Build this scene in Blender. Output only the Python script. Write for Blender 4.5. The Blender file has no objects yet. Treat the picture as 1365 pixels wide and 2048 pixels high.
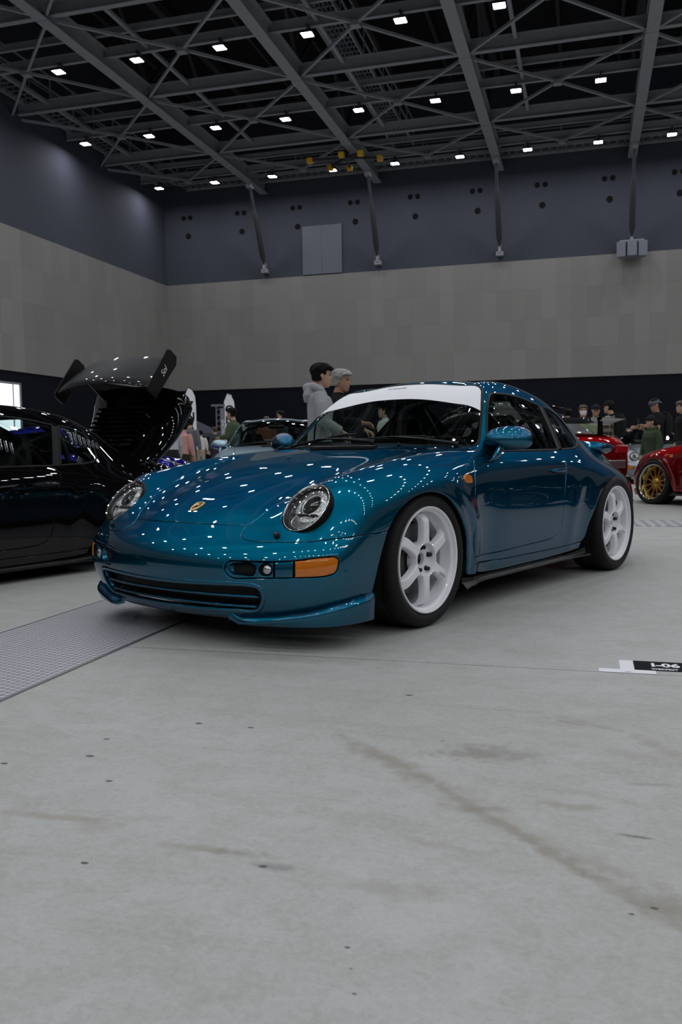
import bpy, bmesh, math, random
from mathutils import Vector, Matrix, geometry
from mathutils.bvhtree import BVHTree
V = Vector
SC = bpy.context.scene
COL = SC.collection
PI = math.pi

# ------------------------------------------------------------------ car body surface
# columns of a control cage for the left half; x forward from the front axle, y left, z up
C0 = [(.795,0,.503),(.70,0,.571),(.50,0,.655),(.20,0,.737),(-.15,0,.800),(-.46,0,.842),(-.55,0,.862),(-.78,0,1.035),(-1.03,0,1.203),
      (-1.35,0,1.243),(-1.72,0,1.205),(-2.08,0,1.075),(-2.42,0,.925),(-2.65,0,.850),(-2.95,0,.745),(-3.14,0,.655)]
C1 = [(.785,.20,.503),(.69,.21,.572),(.49,.23,.656),(.19,.24,.738),(-.16,.26,.800),(-.47,.27,.841),(-.56,.27,.860),(-.79,.24,1.031),(-1.035,.21,1.197),
      (-1.35,.20,1.237),(-1.72,.20,1.199),(-2.08,.20,1.067),(-2.42,.22,.919),(-2.65,.25,.846),(-2.95,.26,.741),(-3.12,.25,.652)]
C2 = [(.745,.41,.500),(.64,.43,.575),(.45,.46,.655),(.16,.49,.737),(-.18,.51,.797),(-.50,.52,.834),(-.60,.51,.850),(-.83,.455,1.035),(-1.06,.395,1.182),
      (-1.35,.37,1.213),(-1.72,.36,1.182),(-2.08,.38,1.055),(-2.42,.42,.885),(-2.65,.46,.836),(-2.95,.48,.728),(-3.08,.45,.640)]
C3 = [(.700,.61,.505),(.535,.615,.674),(.40,.63,.722),(.13,.645,.770),(-.20,.655,.806),(-.53,.665,.826),(-.67,.65,.842),(-.885,.600,1.03),(-1.085,.525,1.148),
      (-1.35,.50,1.172),(-1.72,.49,1.135),(-2.08,.510,1.025),(-2.42,.53,.790),(-2.65,.55,.770),(-2.95,.53,.665),(-3.04,.50,.600)]
C4 = [(.615,.752,.515),(.475,.765,.650),(.36,.757,.690),(.12,.765,.735),(-.20,.755,.765),(-.55,.735,.790),(-.70,.730,.815),(-.90,.725,.832),(-1.09,.722,.838),
      (-1.35,.720,.838),(-1.72,.715,.830),(-2.08,.69,.797),(-2.42,.672,.718),(-2.65,.665,.670),(-2.93,.61,.605),(-2.99,.57,.570)]
S3 = [(.560,.800,.485),(.455,.818,.545),(.33,.828,.600),(.11,.836,.640),(-.20,.822,.655),(-.55,.790,.675),(-.72,.785,.690),(-.91,.785,.697),(-1.10,.786,.700),
      (-1.35,.788,.700),(-1.72,.795,.690),(-2.08,.805,.660),(-2.42,.798,.620),(-2.65,.765,.575),(-2.86,.685,.530),(-2.92,.635,.510)]
S2 = [(.580,.812,.395),(.47,.827,.430),(.33,.836,.450),(.11,.844,.470),(-.20,.832,.470),(-.55,.796,.470),(-.72,.798,.470),(-.91,.800,.470),(-1.10,.802,.470),
      (-1.35,.805,.470),(-1.72,.812,.475),(-2.08,.832,.490),(-2.42,.832,.480),(-2.65,.790,.460),(-2.86,.712,.440),(-2.93,.665,.430)]
S1 = [(.575,.800,.258),(.46,.812,.270),(.33,.824,.290),(.11,.830,.300),(-.20,.820,.300),(-.55,.776,.270),(-.72,.776,.268),(-.91,.777,.266),(-1.10,.778,.265),
      (-1.35,.780,.265),(-1.72,.790,.270),(-2.08,.828,.300),(-2.42,.828,.300),(-2.65,.780,.290),(-2.86,.715,.275),(-2.91,.67,.27)]
S0 = [(.555,.760,.145),(.44,.775,.145),(.33,.795,.15),(.11,.810,.15),(-.20,.800,.15),(-.55,.756,.145),(-.72,.754,.145),(-.91,.754,.145),(-1.10,.754,.145),
      (-1.35,.755,.145),(-1.72,.765,.150),(-2.08,.805,.17),(-2.42,.812,.18),(-2.65,.770,.18),(-2.86,.690,.18),(-2.88,.65,.18)]
# rings across the nose: centre, ..., R4, corner
F3 = [(.862,0,.455),(.850,.20,.455),(.812,.42,.452),(.750,.625,.450),(.700,.712,.450),(.635,.765,.458)]
F2 = [(.925,0,.372),(.913,.20,.372),(.872,.42,.370),(.800,.632,.370),(.742,.728,.372),(.668,.785,.378)]
F1 = [(.915,0,.250),(.903,.20,.250),(.862,.42,.250),(.790,.625,.250),(.730,.718,.250),(.655,.773,.254)]
F0 = [(.865,0,.130),(.853,.20,.130),(.815,.42,.130),(.740,.61,.132),(.685,.685,.135),(.628,.732,.140)]
B3 = [(-3.22,0,.56),(-3.20,.20,.56),(-3.15,.38,.555),(-3.09,.51,.55),(-3.05,.565,.545),(-2.99,.61,.535)]
B2 = [(-3.30,0,.46),(-3.28,.20,.46),(-3.22,.40,.45),(-3.13,.54,.45),(-3.07,.60,.45),(-3.01,.645,.44)]
B1 = [(-3.27,0,.30),(-3.25,.20,.30),(-3.19,.40,.29),(-3.10,.53,.28),(-3.05,.585,.275),(-2.99,.63,.27)]
B0 = [(-3.18,0,.20),(-3.16,.20,.20),(-3.11,.40,.20),(-3.03,.51,.19),(-2.98,.57,.185),(-2.94,.61,.18)]

def body_cage():
    """vertex list (left half), faces; the centre line is y = 0"""
    vs, fs, idx = [], [], {}
    def vid(key, p):
        if key not in idx:
            idx[key] = len(vs); vs.append(V(p))
        return idx[key]
    cols = [C0,C1,C2,C3,C4]; N = len(C0)
    sides = [S3,S2,S1,S0]; fr = [F3,F2,F1,F0]; bk = [B3,B2,B1,B0]
    G = [[vid(('c',i,j), cols[i][j]) for j in range(N)] for i in range(5)]
    S = [[vid(('s',i,j), sides[i][j]) for j in range(N)] for i in range(4)]
    F = [[vid(('f',i,k), fr[i][k]) for k in range(6)] for i in range(4)]
    B = [[vid(('b',i,k), bk[i][k]) for k in range(6)] for i in range(4)]
    for i in range(4):
        for j in range(N-1): fs.append((G[i][j],G[i][j+1],G[i+1][j+1],G[i+1][j]))
    for j in range(N-1): fs.append((G[4][j],G[4][j+1],S[0][j+1],S[0][j]))
    for i in range(3):
        for j in range(N-1): fs.append((S[i][j],S[i][j+1],S[i+1][j+1],S[i+1][j]))
    for i in range(4):
        fs.append((G[i+1][0],F[0][i+1],F[0][i],G[i][0]))
        fs.append((G[i][N-1],B[0][i],B[0][i+1],G[i+1][N-1]))
    fs.append((G[4][0],S[0][0],F[0][5],F[0][4]))
    fs.append((G[4][N-1],B[0][4],B[0][5],S[0][N-1]))
    for i in range(3):
        for k in range(5):
            fs.append((F[i][k],F[i][k+1],F[i+1][k+1],F[i+1][k]))
            fs.append((B[i][k+1],B[i][k],B[i+1][k],B[i+1][k+1]))
        fs.append((F[i][5],S[i][0],S[i+1][0],F[i+1][5]))
        fs.append((S[i][N-1],B[i][5],B[i+1][5],S[i+1][N-1]))
    fs = [tuple(reversed(f)) for f in fs]
    return vs, fs

def mirrored(vs, fs):
    out = [v.copy() for v in vs]; m = {}
    for i, v in enumerate(vs):
        if abs(v.y) < 1e-6: m[i] = i
        else:
            m[i] = len(out); out.append(V((v.x,-v.y,v.z)))
    return out, fs + [tuple(m[i] for i in reversed(f)) for f in fs]

def subdivided(vs, fs, level):
    me = bpy.data.meshes.new('tmp'); me.from_pydata(vs, [], fs)
    o = bpy.data.objects.new('tmp', me); COL.objects.link(o)
    md = o.modifiers.new('s','SUBSURF'); md.levels = level; md.render_levels = level
    dg = bpy.context.evaluated_depsgraph_get(); dg.update()
    ev = o.evaluated_get(dg); m2 = ev.to_mesh()
    a = [v.co.copy() for v in m2.vertices]; n = [v.normal.copy() for v in m2.vertices]; f = [tuple(p.vertices) for p in m2.polygons]
    ev.to_mesh_clear(); bpy.data.objects.remove(o); bpy.data.meshes.remove(me)
    return a, n, f

def fit_cage(vs, fs, iters=4, k=.8):
    """moves the cage so the smooth surface passes close to the given points"""
    goal = [v.copy() for v in vs]; cur = [v.copy() for v in vs]
    for _ in range(iters):
        full, ff = mirrored(cur, fs)
        a, n, f = subdivided(full, ff, 3)
        for i in range(len(cur)):
            d = goal[i] - a[i]
            cur[i] += d*k
            if abs(goal[i].y) < 1e-6: cur[i].y = 0
    return cur

def flare(p):
    """swells the wings over the wheels and draws the surface in just behind and ahead of them"""
    if abs(p.y) < .68: return p
    x, z = p.x, p.z; d = 0
    g = lambda t, c, w: math.exp(-((t-c)/w)**2)
    lowz = 1/(1+math.exp((z-.66)/.035))
    r = math.hypot(x, z-.265)
    if x < .05: d += (.009*g(r,.375,.035)-.017*g(r,.452,.040))*lowz*(1/(1+math.exp((x+.12)/.05)))
    r = math.hypot(x+2.25, z-.265)
    if x > -2.3: d += (.007*g(r,.40,.05)-.006*g(r,.63,.06))*lowz*(1/(1+math.exp(-(x+2.05)/.06)))
    return V((x, p.y+math.copysign(d, p.y), z))

class Surface:
    def __init__(s, vs, fs, level=4):
        full, ff = mirrored(vs, fs)
        s.v, s.n, s.f = subdivided(full, ff, level)
        for i, p in enumerate(s.v): s.v[i] = flare(p)
        me = bpy.data.meshes.new('tmp'); me.from_pydata(s.v, [], s.f); me.update()
        s.n = [v.normal.copy() for v in me.vertices]; bpy.data.meshes.remove(me)
        tri = []
        for q in s.f:
            tri += [(q[0],q[1],q[2]),(q[0],q[2],q[3])] if len(q)==4 else [q]
        s.t = tri
        s.bvh = BVHTree.FromPolygons(s.v, tri)
    def normal(s, i, p):
        a,b,c = s.t[i]
        w = geometry.intersect_point_tri  # noqa
        A,B,C_ = s.v[a],s.v[b],s.v[c]
        v0,v1,v2 = B-A,C_-A,p-A
        d00,d01,d11,d20,d21 = v0.dot(v0),v0.dot(v1),v1.dot(v1),v2.dot(v0),v2.dot(v1)
        den = d00*d11-d01*d01
        if abs(den) < 1e-18: return s.n[a].copy()
        u = (d11*d20-d01*d21)/den; w2 = (d00*d21-d01*d20)/den
        return (s.n[a]*(1-u-w2)+s.n[b]*u+s.n[c]*w2).normalized()
    def cast(s, o, d):
        p,n,i,_ = s.bvh.ray_cast(o, d)
        if p is None: return None
        return p, s.normal(i,p)
    def near(s, q):
        p,n,i,_ = s.bvh.find_nearest(q)
        return p, s.normal(i,p)

def make_surface():
    vs, fs = body_cage()
    return Surface(fit_cage(vs, fs), fs)

# ------------------------------------------------------------------ helpers
def link(name, me, mat=None, parent=None):
    o = bpy.data.objects.new(name, me); COL.objects.link(o)
    if mat is not None:
        for m in (mat if isinstance(mat,(list,tuple)) else [mat]): me.materials.append(m)
    if parent is not None: o.parent = parent
    return o
def tag(o, label=None, cat=None, group=None, kind=None):
    for k, v in (('label',label),('category',cat),('group',group),('kind',kind)):
        if v: o[k] = v
    return o
def empty(name, loc=(0,0,0), rz=0):
    o = bpy.data.objects.new(name, None); COL.objects.link(o); o.location = loc; o.rotation_euler = (0,0,rz); o.empty_display_size = .1
    return o
class MB:
    """collects vertices and faces of one mesh"""
    def __init__(s): s.v=[]; s.f=[]; s.m=[]
    def add(s, vs, fs, mi=0):
        b=len(s.v); s.v+=[V(p) for p in vs]; s.f+=[tuple(i+b for i in f) for f in fs]; s.m+=[mi]*len(fs); return s
    def box(s, x0,y0,z0,x1,y1,z1, mi=0):
        p=[(x0,y0,z0),(x1,y0,z0),(x1,y1,z0),(x0,y1,z0),(x0,y0,z1),(x1,y0,z1),(x1,y1,z1),(x0,y1,z1)]
        return s.add(p,[(0,3,2,1),(4,5,6,7),(0,1,5,4),(1,2,6,5),(2,3,7,6),(3,0,4,7)],mi)
    def bar(s, a, b, w, h=None, up=(0,0,1), mi=0):
        """box bar from a to b, w wide, h high"""
        h=h or w; a=V(a); b=V(b); d=(b-a).normalized(); u=V(up)
        if abs(d.dot(u))>.98: u=V((1,0,0))
        r=d.cross(u).normalized(); u=r.cross(d)
        p=[]
        for q in (a,b):
            for sx,sz in ((-1,-1),(1,-1),(1,1),(-1,1)): p.append(q+r*(sx*w/2)+u*(sz*h/2))
        return s.add(p,[(0,1,2,3),(7,6,5,4),(0,4,5,1),(1,5,6,2),(2,6,7,3),(3,7,4,0)],mi)
    def tube(s, pts, r, n=10, closed=False, mi=0, cap=True):
        pts=[V(p) for p in pts]; N=len(pts); rs=r if isinstance(r,(list,tuple)) else [r]*N
        base=len(s.v); prev=None
        for i in range(N):
            a=pts[(i-1)%N] if (closed or i>0) else pts[i]; b=pts[(i+1)%N] if (closed or i<N-1) else pts[i]
            t=(b-a).normalized()
            if prev is None:
                prev=t.orthogonal().normalized()
            prev=(prev-t*prev.dot(t)).normalized(); q=t.cross(prev)
            for k in range(n):
                an=2*PI*k/n; s.v.append(pts[i]+(prev*math.cos(an)+q*math.sin(an))*rs[i])
        M=N if closed else N-1
        for i in range(M):
            j=(i+1)%N
            for k in range(n):
                l=(k+1)%n; s.f.append((base+i*n+k,base+i*n+l,base+j*n+l,base+j*n+k)); s.m.append(mi)
        if cap and not closed:
            s.f.append(tuple(base+k for k in reversed(range(n)))); s.m.append(mi)
            s.f.append(tuple(base+(N-1)*n+k for k in range(n))); s.m.append(mi)
        return s
    def lathe(s, prof, n=48, frame=None, mi=0, closed=False):
        """profile (r,h) revolved about the z axis of frame"""
        fr=frame or Matrix(); b=len(s.v); P=len(prof)
        for k in range(n):
            an=2*PI*k/n
            for r,h in prof: s.v.append(fr@V((r*math.cos(an),r*math.sin(an),h)))
        for k in range(n):
            l=(k+1)%n
            for i in range(P-1 if not closed else P):
                j=(i+1)%P
                s.f.append((b+k*P+i,b+l*P+i,b+l*P+j,b+k*P+j)); s.m.append(mi)
        return s
    def loft(s, rings, closed=True, mi=0, caps=True):
        b=len(s.v); n=len(rings[0])
        for r in rings: s.v+=[V(p) for p in r]
        for i in range(len(rings)-1):
            for k in range(n if closed else n-1):
                l=(k+1)%n; s.f.append((b+i*n+k,b+i*n+l,b+(i+1)*n+l,b+(i+1)*n+k)); s.m.append(mi)
        if caps and closed:
            s.f.append(tuple(b+k for k in reversed(range(n)))); s.m.append(mi)
            s.f.append(tuple(b+(len(rings)-1)*n+k for k in range(n))); s.m.append(mi)
        return s
    def mesh(s, name, smooth=True, fix=True, sharp=None):
        me=bpy.data.meshes.new(name); me.from_pydata(s.v,[],s.f)
        if any(s.m):
            for p,m in zip(me.polygons,s.m): p.material_index=m
        if fix:
            bm=bmesh.new(); bm.from_mesh(me); bmesh.ops.recalc_face_normals(bm,faces=bm.faces); bm.to_mesh(me); bm.free()
        if smooth:
            me.shade_smooth()
            if sharp is not None: me.set_sharp_from_angle(angle=math.radians(sharp))
        me.update(); return me
    def build(s, name, mat=None, parent=None, smooth=True, sharp=35, fix=True):
        return link(name, s.mesh(name,smooth,fix,sharp), mat, parent)
def bevelled(o, w=.005, seg=2, ang=35):
    m=o.modifiers.new('bevel','BEVEL'); m.width=w; m.segments=seg; m.limit_method='ANGLE'; m.angle_limit=math.radians(ang); m.harden_normals=False
    return o
def subsurf(o, l=2):
    m=o.modifiers.new('sub','SUBSURF'); m.levels=l; m.render_levels=l; return o
def spline(pts, step=.012, closed=False, alpha=None):
    """Catmull-Rom through pts, resampled about every step"""
    P=[V(p) for p in pts]; N=len(P); out=[]
    if N==2 and not closed:
        n=max(1,int((P[1]-P[0]).length/step)); return [P[0].lerp(P[1],i/n) for i in range(n+1)]
    M=N if closed else N-1
    for i in range(M):
        if closed: a,b,c,d=P[(i-1)%N],P[i],P[(i+1)%N],P[(i+2)%N]
        else:
            b,c=P[i],P[i+1]; a=P[i-1] if i>0 else b*2-c; d=P[i+2] if i<N-2 else c*2-b
        L=(c-b).length; n=max(1,int(round(L/step)))
        # centripetal parameters
        t0=0; t1=max(1e-4,(b-a).length**.5); t2=t1+max(1e-4,L**.5); t3=t2+max(1e-4,(d-c).length**.5)
        for k in range(n):
            t=t1+(t2-t1)*k/n
            A1=a*((t1-t)/(t1-t0))+b*((t-t0)/(t1-t0)); A2=b*((t2-t)/(t2-t1))+c*((t-t1)/(t2-t1)); A3=c*((t3-t)/(t3-t2))+d*((t-t2)/(t3-t2))
            B1=A1*((t2-t)/(t2-t0))+A2*((t-t0)/(t2-t0)); B2=A2*((t3-t)/(t3-t1))+A3*((t-t1)/(t3-t1))
            out.append(B1*((t2-t)/(t2-t1))+B2*((t-t1)/(t2-t1)))
    if not closed: out.append(P[-1].copy())
    return out
# ------------------------------------------------------------------ projections between the plane and the body
class Top:
    def inv(s,p): return (p.x,p.y)
    def ray(s,a,b): return V((a,b,3)),V((0,0,-1))
class Side:
    def inv(s,p): return (p.x,p.z)
    def ray(s,a,b): return V((a,3,b)),V((0,-1,0))
class Round:
    """around a vertical axis"""
    def __init__(s,x0,sg=1): s.x0=x0; s.sg=sg
    def inv(s,p): return (math.atan2(p.y,(p.x-s.x0)*s.sg),p.z)
    def ray(s,a,b):
        d=V((math.cos(a)*s.sg,math.sin(a),0)); return V((s.x0,0,b))+d*3,-d
class Star:
    def __init__(s,c,m,out=4):
        s.c=V(c); s.m=V(m).normalized(); s.e1=s.m.cross(V((1,0,0)))
        if s.e1.length<.1: s.e1=s.m.cross(V((0,1,0)))
        s.e1.normalize(); s.e2=s.m.cross(s.e1); s.out=out
    def inv(s,p):
        d=(p-s.c).normalized(); k=1+d.dot(s.m); return (d.dot(s.e1)/k,d.dot(s.e2)/k)
    def ray(s,a,b):
        q=a*a+b*b; w=(1-q)/(1+q); d=s.m*w+(s.e1*a+s.e2*b)*(1+w)
        return s.c+d*s.out,-d
def inside(poly, x, y):
    c=False; n=len(poly); j=n-1
    for i in range(n):
        xi,yi=poly[i]; xj,yj=poly[j]
        if (yi>y)!=(yj>y) and x<(xj-xi)*(y-yi)/(yj-yi)+xi: c=not c
        j=i
    return c
def join(segs):
    """segments [(points, gap)] into one closed loop with a gap flag per vertex"""
    P=[]; G=[]
    for pts,g in segs:
        pts=[V(p) for p in pts]
        for i,q in enumerate(pts):
            if P and (q-P[-1]).length<.002:
                G[-1]=G[-1] and g if False else (G[-1] or g); continue
            P.append(q); G.append(g)
    while (P[0]-P[-1]).length<.002: P.pop(); G.pop()
    return P,G
def panel(S, name, proj, loop, holes=(), res=.03, gap=.0024, flange=.014, depth=0.0, mapback=True):
    """a piece of the body surface bounded by loop (and holes), with a rolled edge along the flagged borders"""
    loops=[loop]+list(holes); P3=[];N3=[];G=[];ids=[];uv=[]
    for P,g in loops:
        k=[]
        for q,gg in zip(P,g):
            if mapback:
                c=S.cast(*proj.ray(*proj.inv(q))); p,n=c if c else S.near(q)
                if (p-q).length>.08: p,n=S.near(q)
            else: p,n=S.near(q)
            k.append(len(P3)); P3.append(p); N3.append(n); G.append(gg); uv.append(proj.inv(q))
        ids.append(k)
    polys=[[uv[i] for i in k] for k in ids]
    us=[a for a,b in polys[0]]; vs=[b for a,b in polys[0]]
    # local scale of the plane
    su=sv=res
    m=S.cast(*proj.ray(sum(us)/len(us),sum(vs)/len(vs)))
    if m:
        e=.01
        a=S.cast(*proj.ray(sum(us)/len(us)+e,sum(vs)/len(vs))); b=S.cast(*proj.ray(sum(us)/len(us),sum(vs)/len(vs)+e))
        if a and b:
            su=max(res*.3,min(res*2,res*e/max(1e-4,(a[0]-m[0]).length))) ; sv=max(res*.3,min(res*2,res*e/max(1e-4,(b[0]-m[0]).length)))
    nb=len(P3); pts=list(uv)
    u0,u1,v0,v1=min(us),max(us),min(vs),max(vs)
    # coarse buckets of border points so grid points keep clear of it
    cell={}
    for a,b in uv: cell.setdefault((int((a-u0)/su),int((b-v0)/sv)),[]).append((a,b))
    row=0; y=v0
    while y<=v1:
        x=u0+(su*.5 if row%2 else 0)
        while x<=u1:
            if inside(polys[0],x,y) and not any(inside(h,x,y) for h in polys[1:]):
                ci,cj=int((x-u0)/su),int((y-v0)/sv)
                ok=True
                for i in (-1,0,1):
                    for j in (-1,0,1):
                        for a,b in cell.get((ci+i,cj+j),()):
                            if ((a-x)/su)**2+((b-y)/sv)**2<.2: ok=False
                if ok:
                    c=S.cast(*proj.ray(x,y))
                    if c: pts.append((x,y)); P3.append(c[0]); N3.append(c[1])
            x+=su
        y+=sv*.87; row+=1
    edges=[]
    for k in ids: edges+=[(k[i],k[(i+1)%len(k)]) for i in range(len(k))]
    r=geometry.delaunay_2d_cdt([V((a/su,b/sv)) for a,b in pts],edges,[],0,1e-6)
    ov,of,orig=r[0],r[2],r[3]
    pos=[];nor=[]
    for i,v in enumerate(ov):
        if orig[i]: pos.append(P3[orig[i][0]]); nor.append(N3[orig[i][0]])
        else:
            c=S.cast(*proj.ray(v.x*su,v.y*sv)); pos.append(c[0] if c else V()); nor.append(c[1] if c else V((0,0,1)))
    mp={}
    for i in range(len(ov)):
        for q in orig[i]: mp[q]=i
    pn=[[(a/su,b/sv) for a,b in q] for q in polys]
    faces=[]
    for f in of:
        cx=sum(ov[i].x for i in f)/3; cy=sum(ov[i].y for i in f)/3
        if inside(pn[0],cx,cy) and not any(inside(h,cx,cy) for h in pn[1:]):
            a,b,c=[pos[i] for i in f]
            nn=(b-a).cross(c-a)
            if nn.length<1e-9: continue
            if nn.dot(nor[f[0]]+nor[f[1]]+nor[f[2]])<0: f=(f[0],f[2],f[1])
            faces.append(tuple(f))
    if depth: pos=[p-n*depth for p,n in zip(pos,nor)]
    # rolled edges
    nv=list(nor)
    for li,k in enumerate(ids):
        n=len(k); sgn=0; dirs=[]
        for i in range(n):
            a,b,c=P3[k[i-1]],P3[k[i]],P3[k[(i+1)%n]]
            t=(c-a).normalized() if (c-a).length>1e-9 else V((1,0,0)); dirs.append(t.cross(N3[k[i]]).normalized())
        for i in range(0,n,max(1,n//40)):
            q=P3[k[i]]+dirs[i]*.01; a,b=proj.inv(q)
            ins=inside(polys[0],a,b) and not any(inside(h,a,b) for h in polys[1:])
            sgn+=1 if ins else -1
        sgn=1 if sgn>=0 else -1
        va=[];vb=[]
        for i in range(n):
            d=dirs[i]*sgn; q=mp[k[i]]
            if G[k[i]]:
                b0=pos[q].copy(); pos[q]=b0+d*(gap+.0018)
                pos.append(b0+d*gap-nor[q]*.0016); nv.append((nor[q]-d).normalized()); va.append(len(pos)-1)
                pos.append(b0+d*gap-nor[q]*flange); nv.append(-d); vb.append(len(pos)-1)
            else: va.append(None); vb.append(None)
        for i in range(n):
            j=(i+1)%n
            if va[i] is None or va[j] is None: continue
            A,B=mp[k[i]],mp[k[j]]
            q1=(A,va[i],va[j],B); q2=(va[i],vb[i],vb[j],va[j])
            nn=(pos[va[i]]-pos[A]).cross(pos[B]-pos[A])
            if nn.dot(nv[va[i]])<0: q1=q1[::-1]; q2=q2[::-1]
            faces.append(q1); faces.append(q2)
    me=bpy.data.meshes.new(name); me.from_pydata(pos,[],faces); me.shade_smooth()
    me.normals_split_custom_set_from_vertices([tuple(n) for n in nv]); me['nv']=1
    me.update(); return me
def flipped(me, name=None):
    """the mirror image (y -> -y) of a mesh, normals kept"""
    vs=[(v.co.x,-v.co.y,v.co.z) for v in me.vertices]; fs=[tuple(reversed(p.vertices)) for p in me.polygons]
    m2=bpy.data.meshes.new(name or me.name); m2.from_pydata(vs,[],fs); m2.shade_smooth()
    for p,q in zip(m2.polygons,me.polygons): p.material_index=q.material_index
    if me.get('nv'):
        nv=[None]*len(vs); cn=me.corner_normals
        for l in me.loops: nv[l.vertex_index]=cn[l.index].vector
        m2.normals_split_custom_set_from_vertices([(n.x,-n.y,n.z) if n else (0,0,1) for n in nv]); m2['nv']=1
    else:
        m2.set_sharp_from_angle(angle=math.radians(35))
    m2.update(); return m2
def ribbon(S, mb, pts, w, h, lift=0.0, closed=True, side=None, n=6, mi=0):
    """a rounded seal lying on the surface along pts"""
    pts=[V(p) for p in pts]; N=len(pts); rings=[]
    for i in range(N):
        a=pts[i-1] if (closed or i>0) else pts[i]; b=pts[(i+1)%N] if (closed or i<N-1) else pts[i]
        p,nn=S.near(pts[i]); t=(b-a).normalized(); d=t.cross(nn).normalized(); ring=[]
        for k in range(n+1):
            an=PI*k/n; ring.append(p+d*(math.cos(an)*w/2)+nn*(math.sin(an)*h+lift))
        rings.append(ring)
    if closed: rings.append(rings[0])
    b=len(mb.v); M=n+1
    for r in rings: mb.v+=r
    for i in range(len(rings)-1):
        for k in range(n): mb.f.append((b+i*M+k,b+i*M+k+1,b+(i+1)*M+k+1,b+(i+1)*M+k)); mb.m.append(mi)

# ------------------------------------------------------------------ materials
def new_mat(name):
    m=bpy.data.materials.new(name); m.use_nodes=True; nt=m.node_tree; nt.nodes.clear()
    out=nt.nodes.new('ShaderNodeOutputMaterial'); return m,nt,out
def N(nt,t,**kw):
    n=nt.nodes.new(t)
    for k,v in kw.items():
        if hasattr(n,k) and k not in n.inputs: setattr(n,k,v)
        else: n.inputs[k.replace('_',' ')].default_value=v
    return n
def rgb(c): return (c[0],c[1],c[2],1)
def pbr(name, col, rough=.5, metal=0, coat=0, spec=.5, coat_rough=.03, emit=None, emit_s=0, noise=0, nscale=8, bump=0, bscale=60, sheen=0, trans=0, ior=1.45, ramp=None):
    m,nt,out=new_mat(name)
    b=nt.nodes.new('ShaderNodeBsdfPrincipled'); nt.links.new(b.outputs[0],out.inputs[0])
    b.inputs['Base Color'].default_value=rgb(col); b.inputs['Roughness'].default_value=rough; b.inputs['Metallic'].default_value=metal
    b.inputs['Coat Weight'].default_value=coat; b.inputs['Coat Roughness'].default_value=coat_rough; b.inputs['Specular IOR Level'].default_value=spec
    b.inputs['Transmission Weight'].default_value=trans; b.inputs['IOR'].default_value=ior
    if sheen: b.inputs['Sheen Weight'].default_value=sheen
    if emit: b.inputs['Emission Color'].default_value=rgb(emit); b.inputs['Emission Strength'].default_value=emit_s
    if noise or bump:
        tc=nt.nodes.new('ShaderNodeTexCoord')
    if noise:
        t=nt.nodes.new('ShaderNodeTexNoise'); t.inputs['Scale'].default_value=nscale; t.inputs['Detail'].default_value=5
        nt.links.new(tc.outputs['Object'],t.inputs['Vector'])
        mx=nt.nodes.new('ShaderNodeMix'); mx.data_type='RGBA'
        mx.inputs[6].default_value=rgb([c*(1-noise) for c in col]); mx.inputs[7].default_value=rgb([min(1,c*(1+noise)) for c in col])
        nt.links.new(t.outputs[0],mx.inputs[0]); nt.links.new(mx.outputs[2],b.inputs['Base Color'])
    if bump:
        t=nt.nodes.new('ShaderNodeTexNoise'); t.inputs['Scale'].default_value=bscale; t.inputs['Detail'].default_value=3
        nt.links.new(tc.outputs['Object'],t.inputs['Vector'])
        bp=nt.nodes.new('ShaderNodeBump'); bp.inputs['Strength'].default_value=bump; bp.inputs['Distance'].default_value=.01
        nt.links.new(t.outputs[0],bp.inputs['Height']); nt.links.new(bp.outputs[0],b.inputs['Normal'])
    return m
def metallic_paint(name, face, flop, rough=.40, metal=1.0):
    """two-tone flake under a clear coat: face colour head on, flop colour at glancing angles"""
    m,nt,out=new_mat(name)
    b=nt.nodes.new('ShaderNodeBsdfPrincipled'); nt.links.new(b.outputs[0],out.inputs[0])
    lw=nt.nodes.new('ShaderNodeLayerWeight'); lw.inputs[0].default_value=.45
    mx=nt.nodes.new('ShaderNodeMix'); mx.data_type='RGBA'; mx.inputs[6].default_value=rgb(face); mx.inputs[7].default_value=rgb(flop)
    nt.links.new(lw.outputs['Facing'],mx.inputs[0]); nt.links.new(mx.outputs[2],b.inputs['Base Color'])
    b.inputs['Metallic'].default_value=metal; b.inputs['Roughness'].default_value=rough; b.inputs['Specular Tint'].default_value=rgb([min(1,.02+3.0*face[0]),min(1,.03+3.35*face[1]),min(1,.05+2.6*face[2])])
    b.inputs['Coat Weight'].default_value=1; b.inputs['Coat Roughness'].default_value=.015; b.inputs['Coat IOR'].default_value=1.5
    return m
def glass_mat(name, tint=(.70,.78,.75), ior=1.5, rough=0.0):
    m,nt,out=new_mat(name)
    t=N(nt,'ShaderNodeBsdfTransparent'); t.inputs[0].default_value=rgb(tint)
    g=N(nt,'ShaderNodeBsdfGlossy'); g.inputs['Roughness'].default_value=rough; g.inputs[0].default_value=(1,1,1,1)
    f=N(nt,'ShaderNodeFresnel'); ge=nt.nodes.new('ShaderNodeNewGeometry'); mr=nt.nodes.new('ShaderNodeMapRange'); mr.inputs['To Min'].default_value=ior; mr.inputs['To Max'].default_value=1/ior
    nt.links.new(ge.outputs['Backfacing'],mr.inputs['Value']); nt.links.new(mr.outputs[0],f.inputs[0])
    mx=nt.nodes.new('ShaderNodeMixShader')
    nt.links.new(f.outputs[0],mx.inputs[0]); nt.links.new(t.outputs[0],mx.inputs[1]); nt.links.new(g.outputs[0],mx.inputs[2]); nt.links.new(mx.outputs[0],out.inputs[0])
    return m
M={}
M['teal']=metallic_paint('teal_paint',(.0,.120,.210),(.0,.041,.077),rough=.34,metal=1.0)
M['black_paint']=pbr('black_paint',(.0025,.0025,.003),.6,0,1,spec=0,coat_rough=.012)
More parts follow.
